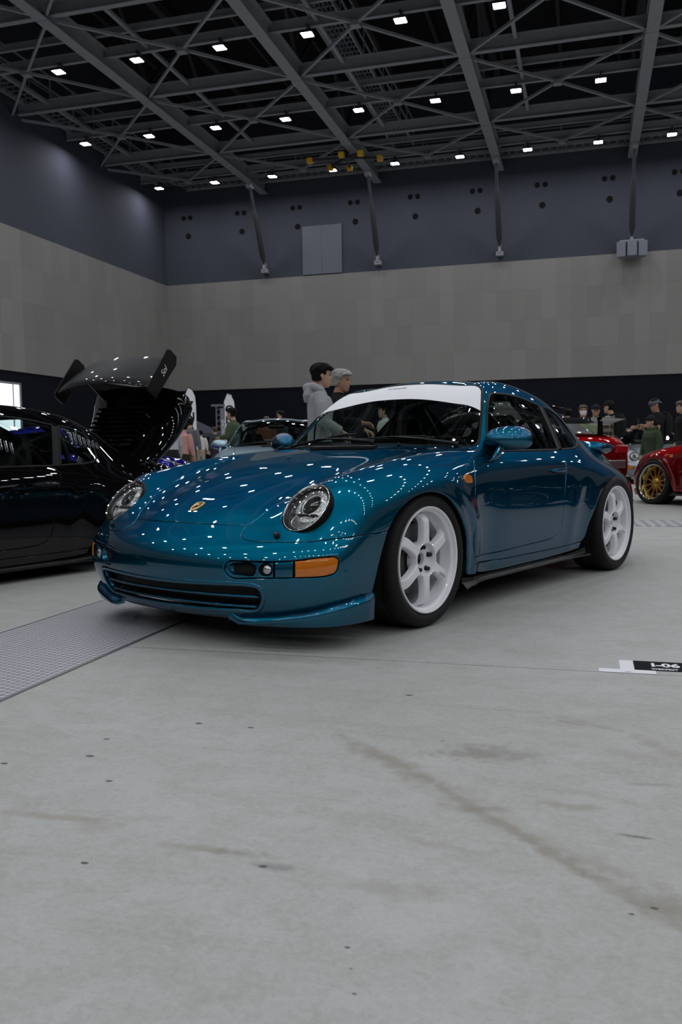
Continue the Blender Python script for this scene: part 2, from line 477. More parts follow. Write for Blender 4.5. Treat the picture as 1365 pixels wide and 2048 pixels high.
M['ice_paint']=metallic_paint('ice_blue_paint',(.36,.52,.60),(.18,.28,.36))
M['red_paint']=metallic_paint('red_paint',(.34,.008,.015),(.13,.002,.006))
M['silver_paint']=metallic_paint('silver_paint',(.33,.35,.38),(.16,.17,.19))
M['slate_paint']=metallic_paint('slate_paint',(.12,.14,.18),(.06,.07,.09))
M['violet_paint']=metallic_paint('violet_paint',(.02,.02,.20),(.008,.008,.08))
M['glass']=glass_mat('tinted_glass')
M['lens']=glass_mat('clear_lens',(.93,.94,.94),1.45)
M['rubber']=pbr('black_rubber',(.0035,.0035,.004),.45,spec=.15)
M['tyre']=pbr('tyre_rubber',(.008,.008,.0085),.7,spec=.25,bump=.1,bscale=220)
def tyre_mat():
    m,nt,out=new_mat('tyre_rubber'); b=nt.nodes.new('ShaderNodeBsdfPrincipled'); nt.links.new(b.outputs[0],out.inputs[0])
    b.inputs['Roughness'].default_value=.68; b.inputs['Specular IOR Level'].default_value=.28
    def mt(op,a,c=None):
        q=nt.nodes.new('ShaderNodeMath'); q.operation=op
        for i,v in enumerate((a,c)):
            if v is None: continue
            if isinstance(v,(int,float)): q.inputs[i].default_value=v
            else: nt.links.new(v,q.inputs[i])
        return q.outputs[0]
    tc=nt.nodes.new('ShaderNodeTexCoord'); s=nt.nodes.new('ShaderNodeSeparateXYZ'); nt.links.new(tc.outputs['Object'],s.inputs[0])
    an=mt('MULTIPLY',mt('ARCTAN2',s.outputs[2],s.outputs[0]),9.5)
    tr=mt('MULTIPLY',mt('LESS_THAN',s.outputs[1],-.032),mt('GREATER_THAN',mt('ADD',mt('MULTIPLY',s.outputs[0],s.outputs[0]),mt('MULTIPLY',s.outputs[2],s.outputs[2])),.0935))
    g=mt('LESS_THAN',mt('FRACT',mt('ADD',an,mt('MULTIPLY',mt('ABSOLUTE',mt('ADD',s.outputs[1],.127)),9))),.10)
    k=mt('MULTIPLY',g,tr)
    mx=nt.nodes.new('ShaderNodeMix'); mx.data_type='RGBA'; mx.inputs[6].default_value=(.0105,.0105,.011,1); mx.inputs[7].default_value=(.002,.002,.002,1); nt.links.new(k,mx.inputs[0]); nt.links.new(mx.outputs[2],b.inputs['Base Color'])
    bp=nt.nodes.new('ShaderNodeBump'); bp.inputs['Strength'].default_value=.9; bp.inputs['Distance'].default_value=.004; nt.links.new(mt('SUBTRACT',1,k),bp.inputs['Height']); nt.links.new(bp.outputs[0],b.inputs['Normal'])
    return m
M['tyre']=tyre_mat()
M['black_plastic']=pbr('black_plastic',(.009,.009,.01),.4,spec=.35)
M['gloss_black']=pbr('gloss_black',(.003,.003,.0035),.3,0,.6,spec=.2)
M['dark']=pbr('matt_black',(.004,.004,.004),.9)
M['interior']=pbr('interior_trim',(.012,.0125,.013),.85,noise=.3,nscale=12,spec=.2)
M['white_wheel']=pbr('white_wheel',(.88,.87,.91),.3,0,.6)
M['chrome']=pbr('chrome',(.86,.86,.86),.08,1)
M['steel']=pbr('brushed_steel',(.36,.36,.37),.38,1)
M['iron']=pbr('cast_iron',(.10,.10,.105),.5,.6)
M['caliper_blue']=pbr('caliper_blue',(.01,.08,.45),.4)
M['amber']=pbr('amber_lens',(.60,.155,.004),.15,0,1,noise=.18,nscale=60)
M['red_lens']=pbr('red_lens',(.30,.006,.008),.1,0,1)
M['white_film']=pbr('white_film',(.86,.86,.9),.35)
M['ink']=pbr('dark_ink',(.010,.010,.014),.8,spec=.1)
M['gold']=pbr('gold',(.75,.52,.16),.28,1)
M['gold_wheel']=pbr('gold_wheel',(.62,.43,.10),.3,.85)
M['crest_red']=pbr('crest_red',(.25,.02,.02),.4)
M['reflector']=pbr('lamp_reflector',(.52,.53,.52),.24,.85,bump=.35,bscale=60)
M['carbon']=pbr('carbon_fibre',(.006,.006,.007),.4,0,.5,spec=.2)

TR={
 'hood_side':[(0.738,0.374,0.512),(0.702,0.392,0.537),(0.66,0.406,0.565),(0.615,0.417,0.59),(0.584,0.435,0.606),(0.559,0.446,0.618)],
 'bumper_top':[(0.738,0.374,0.512),(0.759,0.367,0.497),(0.782,0.376,0.48),(0.798,0.397,0.466),(0.801,0.427,0.458),(0.791,0.49,0.453),(0.764,0.574,0.454),(0.734,0.651,0.455),(0.69,0.717,0.459),(0.649,0.751,0.464),(0.604,0.782,0.468),(0.553,0.808,0.471),(0.486,0.824,0.474),(0.406,0.832,0.474),(0.372,0.835,0.474)],
 'arch_f':[(0.361,0.836,0.478),(0.293,0.839,0.551),(0.22,0.84,0.592),(0.145,0.84,0.616),(0.066,0.839,0.627),(-0.015,0.838,0.626),(-0.097,0.838,0.608),(-0.164,0.838,0.575),(-0.232,0.834,0.521),(-0.286,0.828,0.461),(-0.331,0.82,0.392),(-0.355,0.808,0.295),(-0.353,0.798,0.219)],
 'arch_fl':[(0.361,0.835,0.478),(0.397,0.83,0.395),(0.421,0.822,0.316),(0.434,0.801,0.218)],
 'door':[(-0.624,0.744,0.785),(-0.546,0.746,0.779),(-0.501,0.758,0.762),(-0.466,0.783,0.717),(-0.444,0.799,0.666),(-0.423,0.812,0.567),(-0.407,0.821,0.419),(-0.432,0.803,0.28)],
 'door2':[(-0.432,0.803,0.28),(-0.685,0.775,0.275),(-0.879,0.779,0.277),(-1.079,0.781,0.282),(-1.265,0.783,0.286),(-1.37,0.785,0.294),(-1.431,0.79,0.322),(-1.464,0.797,0.37),(-1.479,0.806,0.491),(-1.516,0.8,0.639),(-1.551,0.788,0.713),(-1.558,0.77,0.758),(-1.535,0.756,0.781),(-1.471,0.749,0.794)],
 'sill':[(-0.45,0.8,0.24),(-0.749,0.77,0.231),(-1.099,0.771,0.227),(-1.489,0.774,0.224),(-1.766,0.786,0.225)],
 'arch_r':[(-1.832,0.814,0.342),(-1.868,0.823,0.395),(-1.907,0.828,0.444),(-1.977,0.83,0.522),(-2.078,0.827,0.584),(-2.193,0.819,0.614),(-2.264,0.813,0.621),(-2.345,0.815,0.603),(-2.396,0.824,0.566),(-2.441,0.83,0.499)],
 'arch_rl':[(-1.831,0.814,0.343),(-1.802,0.798,0.258),(-1.774,0.789,0.234)],
 'dlo':[(-0.798,0.668,0.906),(-0.945,0.591,1.055),(-1.028,0.554,1.11),(-1.086,0.537,1.132),(-1.192,0.531,1.138),(-1.364,0.527,1.134),(-1.533,0.528,1.114),(-1.679,0.536,1.086),(-1.749,0.531,1.083),(-1.854,0.534,1.062),(-1.945,0.547,1.026),(-1.978,0.587,0.966),(-1.98,0.631,0.905),(-1.957,0.673,0.853),(-1.918,0.695,0.832),(-1.825,0.717,0.816),(-1.65,0.734,0.809),(-1.433,0.741,0.807),(-1.108,0.741,0.808),(-0.743,0.74,0.803)],
 'ws':[(-1.071,-0.021,1.216),(-1.054,0.096,1.209),(-1.051,0.213,1.2),(-1.057,0.376,1.184),(-1.023,0.472,1.167),(-1.011,0.505,1.15),(-0.985,0.532,1.123),(-0.927,0.566,1.074),(-0.878,0.592,1.027),(-0.789,0.635,0.935),(-0.711,0.669,0.862),(-0.662,0.683,0.832),(-0.603,0.691,0.819),(-0.618,0.633,0.828),(-0.579,0.507,0.837),(-0.547,0.317,0.846),(-0.532,0.106,0.849)],
 'pod':[(0.887,0.371,0.35),(0.883,0.375,0.366),(0.877,0.388,0.376),(0.861,0.446,0.379),(0.815,0.583,0.38),(0.78,0.663,0.385),(0.719,0.74,0.396),(0.659,0.784,0.396),(0.646,0.792,0.387),(0.647,0.794,0.367),(0.661,0.788,0.331),(0.692,0.769,0.319),(0.783,0.671,0.314),(0.849,0.506,0.307),(0.879,0.403,0.306),(0.886,0.377,0.327)],
 'grille':[(0.916,0.145,0.274),(0.892,0.324,0.279),(0.852,0.48,0.28),(0.837,0.521,0.271),(0.824,0.534,0.241),(0.814,0.523,0.206),(0.809,0.501,0.176),(0.813,0.47,0.161),(0.837,0.383,0.16),(0.859,0.254,0.156),(0.874,0.092,0.154)],
 'lip_top':[None,(0.823,0.401,0.137),(0.803,0.478,0.145),(0.771,0.572,0.155),(0.738,0.648,0.166),(0.691,0.711,0.179),(0.628,0.762,0.196),(0.534,0.79,0.209),(0.437,0.801,0.218)],
 'fuel':[(-0.17,0.64,0.804),(-0.257,0.707,0.798),(-0.341,0.712,0.801),(-0.368,0.733,0.788),(-0.353,0.755,0.768),(-0.289,0.772,0.749),(-0.192,0.775,0.746),(-0.102,0.768,0.752)],
 'sidemarker':[(-0.319,0.805,0.684),(-0.338,0.801,0.69),(-0.384,0.798,0.688),(-0.393,0.8,0.679),(-0.385,0.806,0.657),(-0.367,0.808,0.654),(-0.316,0.814,0.656),(-0.31,0.813,0.664)],
 'handle':[(-1.325,0.791,0.685),(-1.383,0.789,0.703),(-1.505,0.791,0.698),(-1.529,0.793,0.691),(-1.516,0.795,0.68),(-1.426,0.794,0.675),(-1.338,0.793,0.674)],
 'crest':[(0.715,-0.022,0.563),(0.697,-0.042,0.573),(0.666,-0.035,0.589),(0.661,0.012,0.592),(0.672,0.027,0.586),(0.697,0.029,0.573),(0.721,0.01,0.559),(0.722,-0.007,0.558)],
 'intake':[(0.882,0.394,0.349),(0.877,0.403,0.363),(0.865,0.442,0.369),(0.85,0.492,0.369),(0.847,0.508,0.36),(0.849,0.509,0.333),(0.852,0.498,0.32),(0.869,0.444,0.322),(0.88,0.405,0.326)],
 'fog':[(0.842,0.527,0.347),(0.836,0.537,0.366),(0.827,0.56,0.371),(0.823,0.578,0.36),(0.825,0.579,0.333),(0.83,0.562,0.321),(0.839,0.539,0.322)],
}

# ------------------------------------------------------------------ the coupe
SURF = make_surface()
def mir(pts): return [V((p[0],-p[1],p[2])) for p in pts]
def on_top(pts):
    return [SURF.cast(V((x,y,3)),V((0,0,-1)))[0] for x,y in pts]
def on_side(pts):
    return [SURF.cast(V((x,3,z)),V((0,-1,0)))[0] for x,z in pts]
def arc_side(xc,zc,R,a0,a1,n=48):
    return on_side([(xc+R*math.cos(math.radians(a0+(a1-a0)*i/n)),zc+R*math.sin(math.radians(a0+(a1-a0)*i/n))) for i in range(n+1)])
def T(k,a=0,b=None): return [V(p) for p in TR[k][a:b]]
def sp(pts,**k): return spline(pts,**k)

# --- border curves of the left half
HC=V(TR['bumper_top'][0])                                       # hood corner
seam_front=sp([V((.784,0,.513)),V((.782,.12,.5125)),V((.772,.21,.512)),V((.756,.30,.512)),HC])
hood_side=sp([HC]+T('hood_side',1)+on_top([(.45,.470),(.30,.498),(.1,.525),(-.1,.545),(-.3,.56),(-.44,.566)]))
hood_corner=sp(on_top([(-.44,.566),(-.468,.556),(-.482,.53)]))
hood_rear=sp(on_top([(-.482,.53),(-.474,.42),(-.460,.25),(-.452,.12),(-.45,0)]))
bump_top=sp([HC]+T('bumper_top',1,-1)+[V(TR['arch_f'][0])])
AF=V(TR['arch_f'][0])
arch_f=sp(T('arch_f',0,12)+on_side([(-.372,.225)]))
arch_fl=sp(T('arch_fl'))
door_f=sp(T('door',0,-1)+[V(TR['door2'][0])])
D0=V(TR['door'][0]); D1=V(TR['door2'][0]); D2=V(TR['sill'][0])
dr=T('door2',0,-2)
B0_=on_side([(-1.505,.806)])[0]
door_b=sp(dr+[B0_])
sill=sp(T('sill',0,-1)+[V(TR['arch_rl'][-1])])
arch_r=sp(T('arch_rl')[::-1][:-1]+T('arch_r',0,-1))
RB=on_side([(-2.56,.47)])[0]
arch_r2=sp([V(TR['arch_r'][-2])]+on_side([(-2.475,.47)]))
dlo=T('dlo')
A0=on_side([(-.70,.806)])[0]
dlo_front=sp([A0,V((-.735,.712,.845)),dlo[0]]+dlo[1:3],step=.012)
dlo_top=sp([dlo[2],dlo[3],dlo[4],dlo[5],dlo[6],dlo[7]+V((0,0,.004)),V((-1.80,.53,1.073)),dlo[9],dlo[10],dlo[11],dlo[12],dlo[13],dlo[14],dlo[15],V((-1.65,.734,.811)),B0_])
belt=sp([B0_,V((-1.30,.742,.807)),V((-1.10,.742,.806)),A0])
ws=T('ws')
WT=on_top([(-1.062,0)])[0]; WB=on_top([(-.535,0)])[0]
ws_half=[WT]+on_top([(-1.062,.12),(-1.064,.25),(-1.066,.36)])+[V((-1.053,.465,1.166)),V((-1.028,.507,1.148)),V((-.985,.534,1.12))]+ws[7:10]+[V((-.705,.670,.860)),V((-.655,.666,.838)),V((-.625,.62,.836))]+on_top([(-.585,.507),(-.556,.36),(-.541,.18)])+[WB]
ws_loop=sp(ws_half)
RW=on_top([(-1.77,0),(-1.775,.2),(-1.785,.33),(-1.82,.41),(-1.90,.452),(-2.1,.468),(-2.28,.462),(-2.36,.435),(-2.395,.37),(-2.41,.2),(-2.415,0)])
rw_loop=sp(RW)
LID=on_top([(-2.475,0),(-2.47,.2),(-2.455,.38),(-2.47,.44),(-2.53,.462),(-2.75,.46),(-3.0,.43)])
lid_front=sp(LID)
TAILZ=.565
def tail(a,z=None):
    c=SURF.cast(*Round(-2.3,-1).ray(a,z or TAILZ)); return c[0]
def rear_half(zs):
    return [SURF.cast(*Round(-2.2,-1).ray(a,z))[0] for a,z in zs]
tail_seam=sp(on_side([(-2.475,.47)])+rear_half([(1.05,.50),(.9,.52),(.7,.54),(.5,.55),(.25,.556),(0,.558)]))
cowl_mid=sp([WB,on_top([(-.45,0)])[0]])
roof_mid=sp([RW[0],on_top([(-1.4,0)])[0],WT],step=.03)
deck_mid=sp([tail_seam[-1]]+on_top([(-3.05,0),(-2.8,0),(-2.475,0)]),step=.03)
rgap=sp([RW[-1],LID[0]])

def car_panels():
    """meshes of the left half and of the middle; every panel a piece of the same surface"""
    P={}
    R=lambda x: list(reversed(x))
    full=lambda h: list(h)+[V((p.x,-p.y,p.z)) for p in reversed(h)]
    half=seam_front+hood_side[1:]+hood_corner[1:]+hood_rear[1:]
    loop=[(p,True) for p in half]+[(V((p.x,-p.y,p.z)),True) for p in reversed(half[1:-1])]
    P['hood']=panel(SURF,'hood',Top(),([p for p,_ in loop],[g for _,g in loop]),res=.03)
    # bumper
    low=[SURF.cast(*Round(0).ray(a,z))[0] for a,z in ((1.06,.150),(.95,.145),(.8,.142),(.6,.140),(.4,.139),(.2,.138),(0,.138))]
    bl=sp([arch_fl[-1]]+low)
    half=seam_front+bump_top[1:]+arch_fl[1:]+bl[1:]
    g=[True]*(len(half))
    loop=half+[V((p.x,-p.y,p.z)) for p in reversed(half[1:-1])]
    gr=T('grille'); gr=sp([V((.918,0,.274))]+gr[:10]+[V((.874,.092,.154)),V((.876,0,.154))])
    grl=gr+[V((p.x,-p.y,p.z)) for p in reversed(gr[1:-1])]
    pod=sp(T('pod'),closed=True); podm=[V((p.x,-p.y,p.z)) for p in reversed(pod)]
    P['front_bumper']=panel(SURF,'front_bumper',Round(0),(loop,[True]*len(loop)),[(grl,[True]*len(grl)),(pod,[True]*len(pod)),(podm,[True]*len(podm))],res=.028,flange=.03)
    P['_grille']=grl; P['_pod']=pod
    # fender with the lamp opening
    f_weld=sp(on_top([(-.482,.53)])+[V((-.53,.60,.83)),V((-.575,.68,.815)),D0])
    low=sp([D2]+on_side([(-.485,.195)])+on_side([(-.43,.19)])+on_side([(-.385,.195)])+[arch_f[-1]],step=.012)
    loop=join([(hood_side,True),(hood_corner[1:],True),(f_weld[1:],False),(door_f,True),(sp([D1,D2]),True),(low,True),(R(arch_f),True),(R(bump_top),True)])
    lc,ln,lu,lv=LAMP
    hl=[]
    for i in range(64):
        an=2*PI*i/64; q=lc+lu*(.1085*math.cos(an))+lv*(.1250*math.sin(an))
        c=SURF.cast(q+ln*.3,-ln); hl.append(c[0])
    st=Star((.05,.40,.30),(.45,.55,.7))
    P['front_fender']=panel(SURF,'front_fender',st,loop,[(hl,[True]*64)],res=.026,flange=.02)
    # door
    loop=join([(door_f,True),(door_b,True),(belt,True),(sp([A0,V((-.66,.738,.797)),D0]),True)])
    P['door']=panel(SURF,'door',Side(),loop,res=.04)
    # shell: roof, pillars, quarter, rocker
    loop=join([(ws_loop,True),(cowl_mid,False),(R(hood_rear),True),(f_weld,False),(sp([D0,V((-.66,.738,.797)),A0]),True),
               (dlo_front,True),(dlo_top,True),(R(door_b),True),(sp([D1,D2]),True),(sill,True),(arch_r,True),(arch_r2,True),(tail_seam,True),(deck_mid[:6],False)])
    # deck side: from the tail up to the lid corner, then round the lid
    tail_top=on_top([(-3.06,0),(-3.045,.2),(-3.02,.36),(-3.0,.43)])
    loop=join([(ws_loop,True),(cowl_mid,False),(R(hood_rear),True),(f_weld,False),(sp([D0,V((-.66,.738,.797)),A0]),True),
               (dlo_front,True),(dlo_top,True),(R(door_b),True),(sp([D1,D2]),True),(sill,True),(arch_r,True),(arch_r2,True),(tail_seam,True),
               (sp([tail_seam[-1],on_top([(-3.06,0)])[0]],step=.02),False),(sp(tail_top),True),(R(lid_front),True),(R(rgap),False),(R(rw_loop),True),(roof_mid,False)])
    P['body_shell']=panel(SURF,'body_shell',Star((-1.5,.0,.35),(0,.55,.83)),loop,res=.03)
    half=lid_front+sp(tail_top)[::-1][1:]
    # lid loop (both sides)
    hl_=lid_front; tt=sp(tail_top)
    loop=hl_+tt[::-1][1:]
    loop=loop+[V((p.x,-p.y,p.z)) for p in reversed(loop[1:-1])]
    P['engine_lid']=panel(SURF,'engine_lid',Top(),(loop,[True]*len(loop)),res=.035)
    lowr=sp(on_side([(-2.46,.44),(-2.58,.24)])[1:]+rear_half([(1.05,.21),(.8,.215),(.5,.22),(.25,.22),(0,.22)]))
    half=R(tail_seam)+R(arch_r2)[:0]+sp([tail_seam[0]]+on_side([(-2.53,.36),(-2.58,.24)]))[1:]+lowr[1:]
    loop=half+[V((p.x,-p.y,p.z)) for p in reversed(half[1:-1])]
    P['rear_bumper']=panel(SURF,'rear_bumper',Round(-2.2,-1),(loop,[True]*len(loop)),res=.04)
    # glass
    gl=full(ws_loop); gl=ws_loop+[V((p.x,-p.y,p.z)) for p in reversed(ws_loop[1:-1])]
    P['windscreen']=panel(SURF,'windscreen',Top(),(gl,[False]*len(gl)),res=.04,depth=.003)
    P['_ws']=gl
    gl=rw_loop+[V((p.x,-p.y,p.z)) for p in reversed(rw_loop[1:-1])]
    P['rear_window']=panel(SURF,'rear_window',Top(),(gl,[False]*len(gl)),res=.04,depth=.003)
    P['_rw']=gl
    # side glass, split at the pillar between
    bt=(-1.735,1.083); bb=(-1.575,.808)
    full_dlo=join([(dlo_front,False),(dlo_top,False),(belt,False)])[0]
    def side_line(x0,z0,x1,z1): return sp(on_side([(x0+(x1-x0)*i/6,z0+(z1-z0)*i/6) for i in range(7)]))
    def cut(keep,a,b):
        """part of the opening on one side of the line a-b (in x,z)"""
        out=[p for p in full_dlo if ((b[0]-a[0])*(p.z-a[1])-(b[1]-a[1])*(p.x-a[0]))*keep>0]
        return out
    lf=side_line(-1.690,1.083,-1.540,.812); lr=side_line(-1.745,1.078,-1.600,.814)
    front=[p for p in full_dlo if p.x>-1.690+(1.083-p.z)*(.150/.271)]
    rear=[p for p in full_dlo if p.x<-1.745+(1.078-p.z)*(.145/.264)]
    # order them along the opening
    def ordered(seq):
        n=len(full_dlo); ii=[i for i,p in enumerate(full_dlo) if p in seq]
        for s in range(len(ii)):
            if ii[s]-ii[s-1] not in (1,1-n): return [full_dlo[i] for i in ii[s:]+ii[:s]]
        return [full_dlo[i] for i in ii]
    fo=ordered(front); fo=fo+(lf if (fo[-1]-lf[0]).length<(fo[-1]-lf[-1]).length else lf[::-1])
    ro=ordered(rear); ro=ro+(lr if (ro[-1]-lr[0]).length<(ro[-1]-lr[-1]).length else lr[::-1])
    P['door_window']=panel(SURF,'door_window',Side(),(fo,[False]*len(fo)),res=.04,depth=.004)
    P['quarter_window']=panel(SURF,'quarter_window',Side(),(ro,[False]*len(ro)),res=.04,depth=.004)
    P['_fo']=fo; P['_ro']=ro
    # broad black frame round the glass of the door, divider for the vent pane, pillar cover
    mb=MB(); ribbon(SURF,mb,fo,.016,.004,lift=-.001); ribbon(SURF,mb,side_line(-.905,1.015,-1.005,.818),.013,.008,closed=False)
    P['window_frame']=mb.mesh('window_frame',fix=True)
    pl=sp(on_side([(-1.690+.0,1.083),(-1.540,.812)]))
    pc=join([(lf,False),(lr[::-1],False)])
    P['pillar_cover']=panel(SURF,'pillar_cover',Side(),pc,res=.02,depth=.001)
    mb=MB(); ribbon(SURF,mb,ro,.014,.004,lift=-.001); P['quarter_seal']=mb.mesh('quarter_seal')
    mb=MB(); ribbon(SURF,mb,P['_ws'],.016,.005,lift=-.001); P['windscreen_seal']=mb.mesh('windscreen_seal')
    mb=MB(); ribbon(SURF,mb,P['_rw'],.026,.006,lift=-.001); P['rear_window_seal']=mb.mesh('rear_window_seal')
    # black strips under every gap
    for gi,c in enumerate((seam_front+hood_side[1:]+hood_corner[1:]+hood_rear[1:],bump_top,door_f,door_b,sill,tail_seam,lid_front)):
        mb=MB(); P['gap_%d'%gi]=mb
        for s in (1,):
            cc=[V((p.x,p.y*s,p.z)) for p in c[::2]]; b=len(mb.v)
            for i,p in enumerate(cc):
                a=cc[max(0,i-1)]; d=cc[min(len(cc)-1,i+1)]; q,nn=SURF.near(p); t=(d-a).normalized().cross(nn)
                mb.v+= [q-nn*.009+t*.012,q-nn*.009-t*.012]
            for i in range(len(cc)-1): mb.f.append((b+2*i,b+2*i+1,b+2*i+3,b+2*i+2)); mb.m.append(0)
        P['gap_%d'%gi]=mb.mesh('gap_lining',fix=False)
    return P
_c=V((.6248,.6052,.5863)); _el=.7276; _az=.0219
_n=V((math.cos(_el)*math.cos(_az),math.cos(_el)*math.sin(_az),math.sin(_el))); _u=V((-math.sin(_az),math.cos(_az),0)); LAMP=(_c,_n,_u,_n.cross(_u))
PAN=car_panels()

# ------------------------------------------------------------------ details of the coupe
def az_of(p): return math.atan2(p.y,p.x)
def round_pt(a,z,off=0):
    c=SURF.cast(*Round(0).ray(a,z)); p,n=c; return p+n*off
def clip_loop(loop,a0,a1):
    """part of the closed loop whose azimuth lies between a0 and a1"""
    out=[]; n=len(loop)
    for i in range(n):
        p,q=loop[i],loop[(i+1)%n]; u,v=az_of(p),az_of(q)
        if a0<=u<=a1: out.append(p)
        for a in sorted((a0,a1),key=lambda t:(t-u)*(1 if v>u else -1)):
            if (u-a)*(v-a)<0: out.append(p.lerp(q,(a-u)/(v-u)))
    # fill the straight cuts
    res=[]
    for i in range(len(out)):
        p,q=out[i],out[(i+1)%len(out)]; res.append(p)
        L=(q-p).length; k=int(L/.012)
        for j in range(1,k): res.append(p.lerp(q,j/k))
    return res
def ellipse_loop(c,u,v,a,b,n=40): return [c+u*(a*math.cos(2*PI*i/n))+v*(b*math.sin(2*PI*i/n)) for i in range(n)]
def text_mesh(txt,size,fmt=None,extrude=.0,spacing=1.0,bold=0.0,shear=0):
    cu=bpy.data.curves.new('t','FONT'); cu.body=txt; cu.size=size; cu.align_x='CENTER'; cu.align_y='CENTER'; cu.space_character=spacing; cu.extrude=extrude; cu.offset=bold; cu.shear=shear; cu.resolution_u=4
    o=bpy.data.objects.new('t',cu); COL.objects.link(o); dg=bpy.context.evaluated_depsgraph_get(); dg.update()
    m=bpy.data.meshes.new_from_object(o.evaluated_get(dg)); bpy.data.objects.remove(o); bpy.data.curves.remove(cu); return m
def mapped_text(me,f):
    """a flat text mesh with every vertex sent through f(x,y,z)"""
    for v in me.vertices: v.co=f(v.co.x,v.co.y,v.co.z)
    me.update(); return me

# wheel: axis along +y, outer lip plane at y = 0
FY=Matrix(((1,0,0,0),(0,0,1,0),(0,-1,0,0),(0,0,0,1)))  # z of the lathe -> +y
def wheel_meshes(R=.2485, RT=.313, width=.235, spokes=6, rot=90):
    k=R/.2485
    mb=MB()
    prof=[(.2485,-.014),(.2487,-.004),(.2470,0),(.2430,.0005),(.2390,-.002),(.2365,-.008),(.2350,-.016),(.2290,-.020),(.2245,-.026),(.2215,-.040),(.2190,-.055),(.2150,-.062),(.2080,-.075),(.2060,-.13),(.2120,-.19),(.2300,-.205),(.2480,-.205)]
    mb.lathe([(a*k,b) for a,b in prof],96,FY)
    hub=[(.0300,-.100),(.0300,-.052),(.0330,-.047),(.0520,-.046),(.0690,-.041),(.0735,-.028),(.0765,-.0175),(.0795,-.0155),(.0830,-.018),(.0850,-.026),(.0850,-.070)]
    mb.lathe(hub,72,FY)
    for s in range(spokes):
        a=math.radians(rot+360/spokes*s); ca,sa=math.cos(a),math.sin(a)
        rows=[(.076,.0335,-.0165),(.088,.0275,-.0150),(.105,.0238,-.0135),(.140,.0228,-.0125),(.172,.0238,-.0135),(.187,.0250,-.0190),(.199,.0265,-.0290),(.209,.0290,-.0420),(.2160,.0330,-.0580)]
        rings=[]
        for r,w,h in rows:
            r*=k; b=.0065
            sec=[(-w,h-.036),(-w,h-.012),(-w+b*.35,h-.004),(-w+b,h),(w-b,h),(w-b*.35,h-.004),(w,h-.012),(w,h-.036)]
            rings.append([V((r*ca-x*sa,y,r*sa+x*ca)) for x,y in sec])
        mb.loft(rings)
    rim=mb.mesh('wheel',sharp=22)
    mb=MB()
    w=width
    prof=[(.2400,-.016),(.2480,-.0105),(.2560,-.0030),(.2680,.0045),(.2810,.0060),(.2940,.0020),(.3030,-.0060),(.3085,-.0160),(.3118,-.0280),(.3128,-.0400)]
    prof=[(a if a<.25 else .2495+(a-.2495)*(RT-.2495)/(.313-.2495),b) for a,b in prof]
    g=RT-.0062
    for c in (.070,.108,.146,.184):
        if c<w-.04: prof+=[(RT,-c+.006),(g,-c+.0045),(g,-c-.0045),(RT,-c-.006)]
    prof+=[(RT-.001,-w+.03),(RT-.006,-w+.012),(RT-.02,-w),(.27,-w-.004),(.245,-w+.01)]
    mb.lathe(prof,96,FY); tyre=mb.mesh('tyre',sharp=40)
    mb=MB()
    for i in range(5):
        a=math.radians(72*i+18); c=V((.0565*math.cos(a),0,.0565*math.sin(a)))
        fr=Matrix.Translation(c)@FY
        mb.lathe([(.0135,-.0455),(.0135,-.0435),(.0100,-.0425),(.0095,-.026),(.006,-.024),(0.0001,-.024)],6 if False else 12,fr)
    nuts=mb.mesh('lug_nuts')
    mb=MB(); mb.lathe([(.0295,-.070),(.0001,-.070)],24,FY); cap=mb.mesh('hub_bore')
    mb=MB(); mb.lathe([(.070,-.082),(.165,-.082),(.167,-.085),(.167,-.108),(.07,-.108)],64,FY); mb.lathe([(.02,-.075),(.07,-.075),(.075,-.09)],32,FY); disc=mb.mesh('brake_disc')
    # caliper behind the disc edge
    rings=[]
    for i in range(9):
        a=math.radians(-52+ i*8); rings.append([V((r*math.cos(a),y,r*math.sin(a))) for r,y in ((.115,-.066),(.175,-.066),(.182,-.078),(.182,-.125),(.115,-.125))])
    cal=MB().loft(rings).mesh('caliper')
    return dict(wheel=rim,tyre=tyre,nuts=nuts,bore=cap,disc=disc,caliper=cal)
WM=wheel_meshes()
def volk_text():
    me=text_mesh('VOLKRACING',.016,spacing=1.0)
    a=math.radians(-150); ca,sa=math.cos(a),math.sin(a)
    def f(x,y,z): r=.152+x*.62; w=-.011+y*1.1; return V((r*ca+w*sa,-.0115,r*sa-w*ca))
    return mapped_text(me,f)

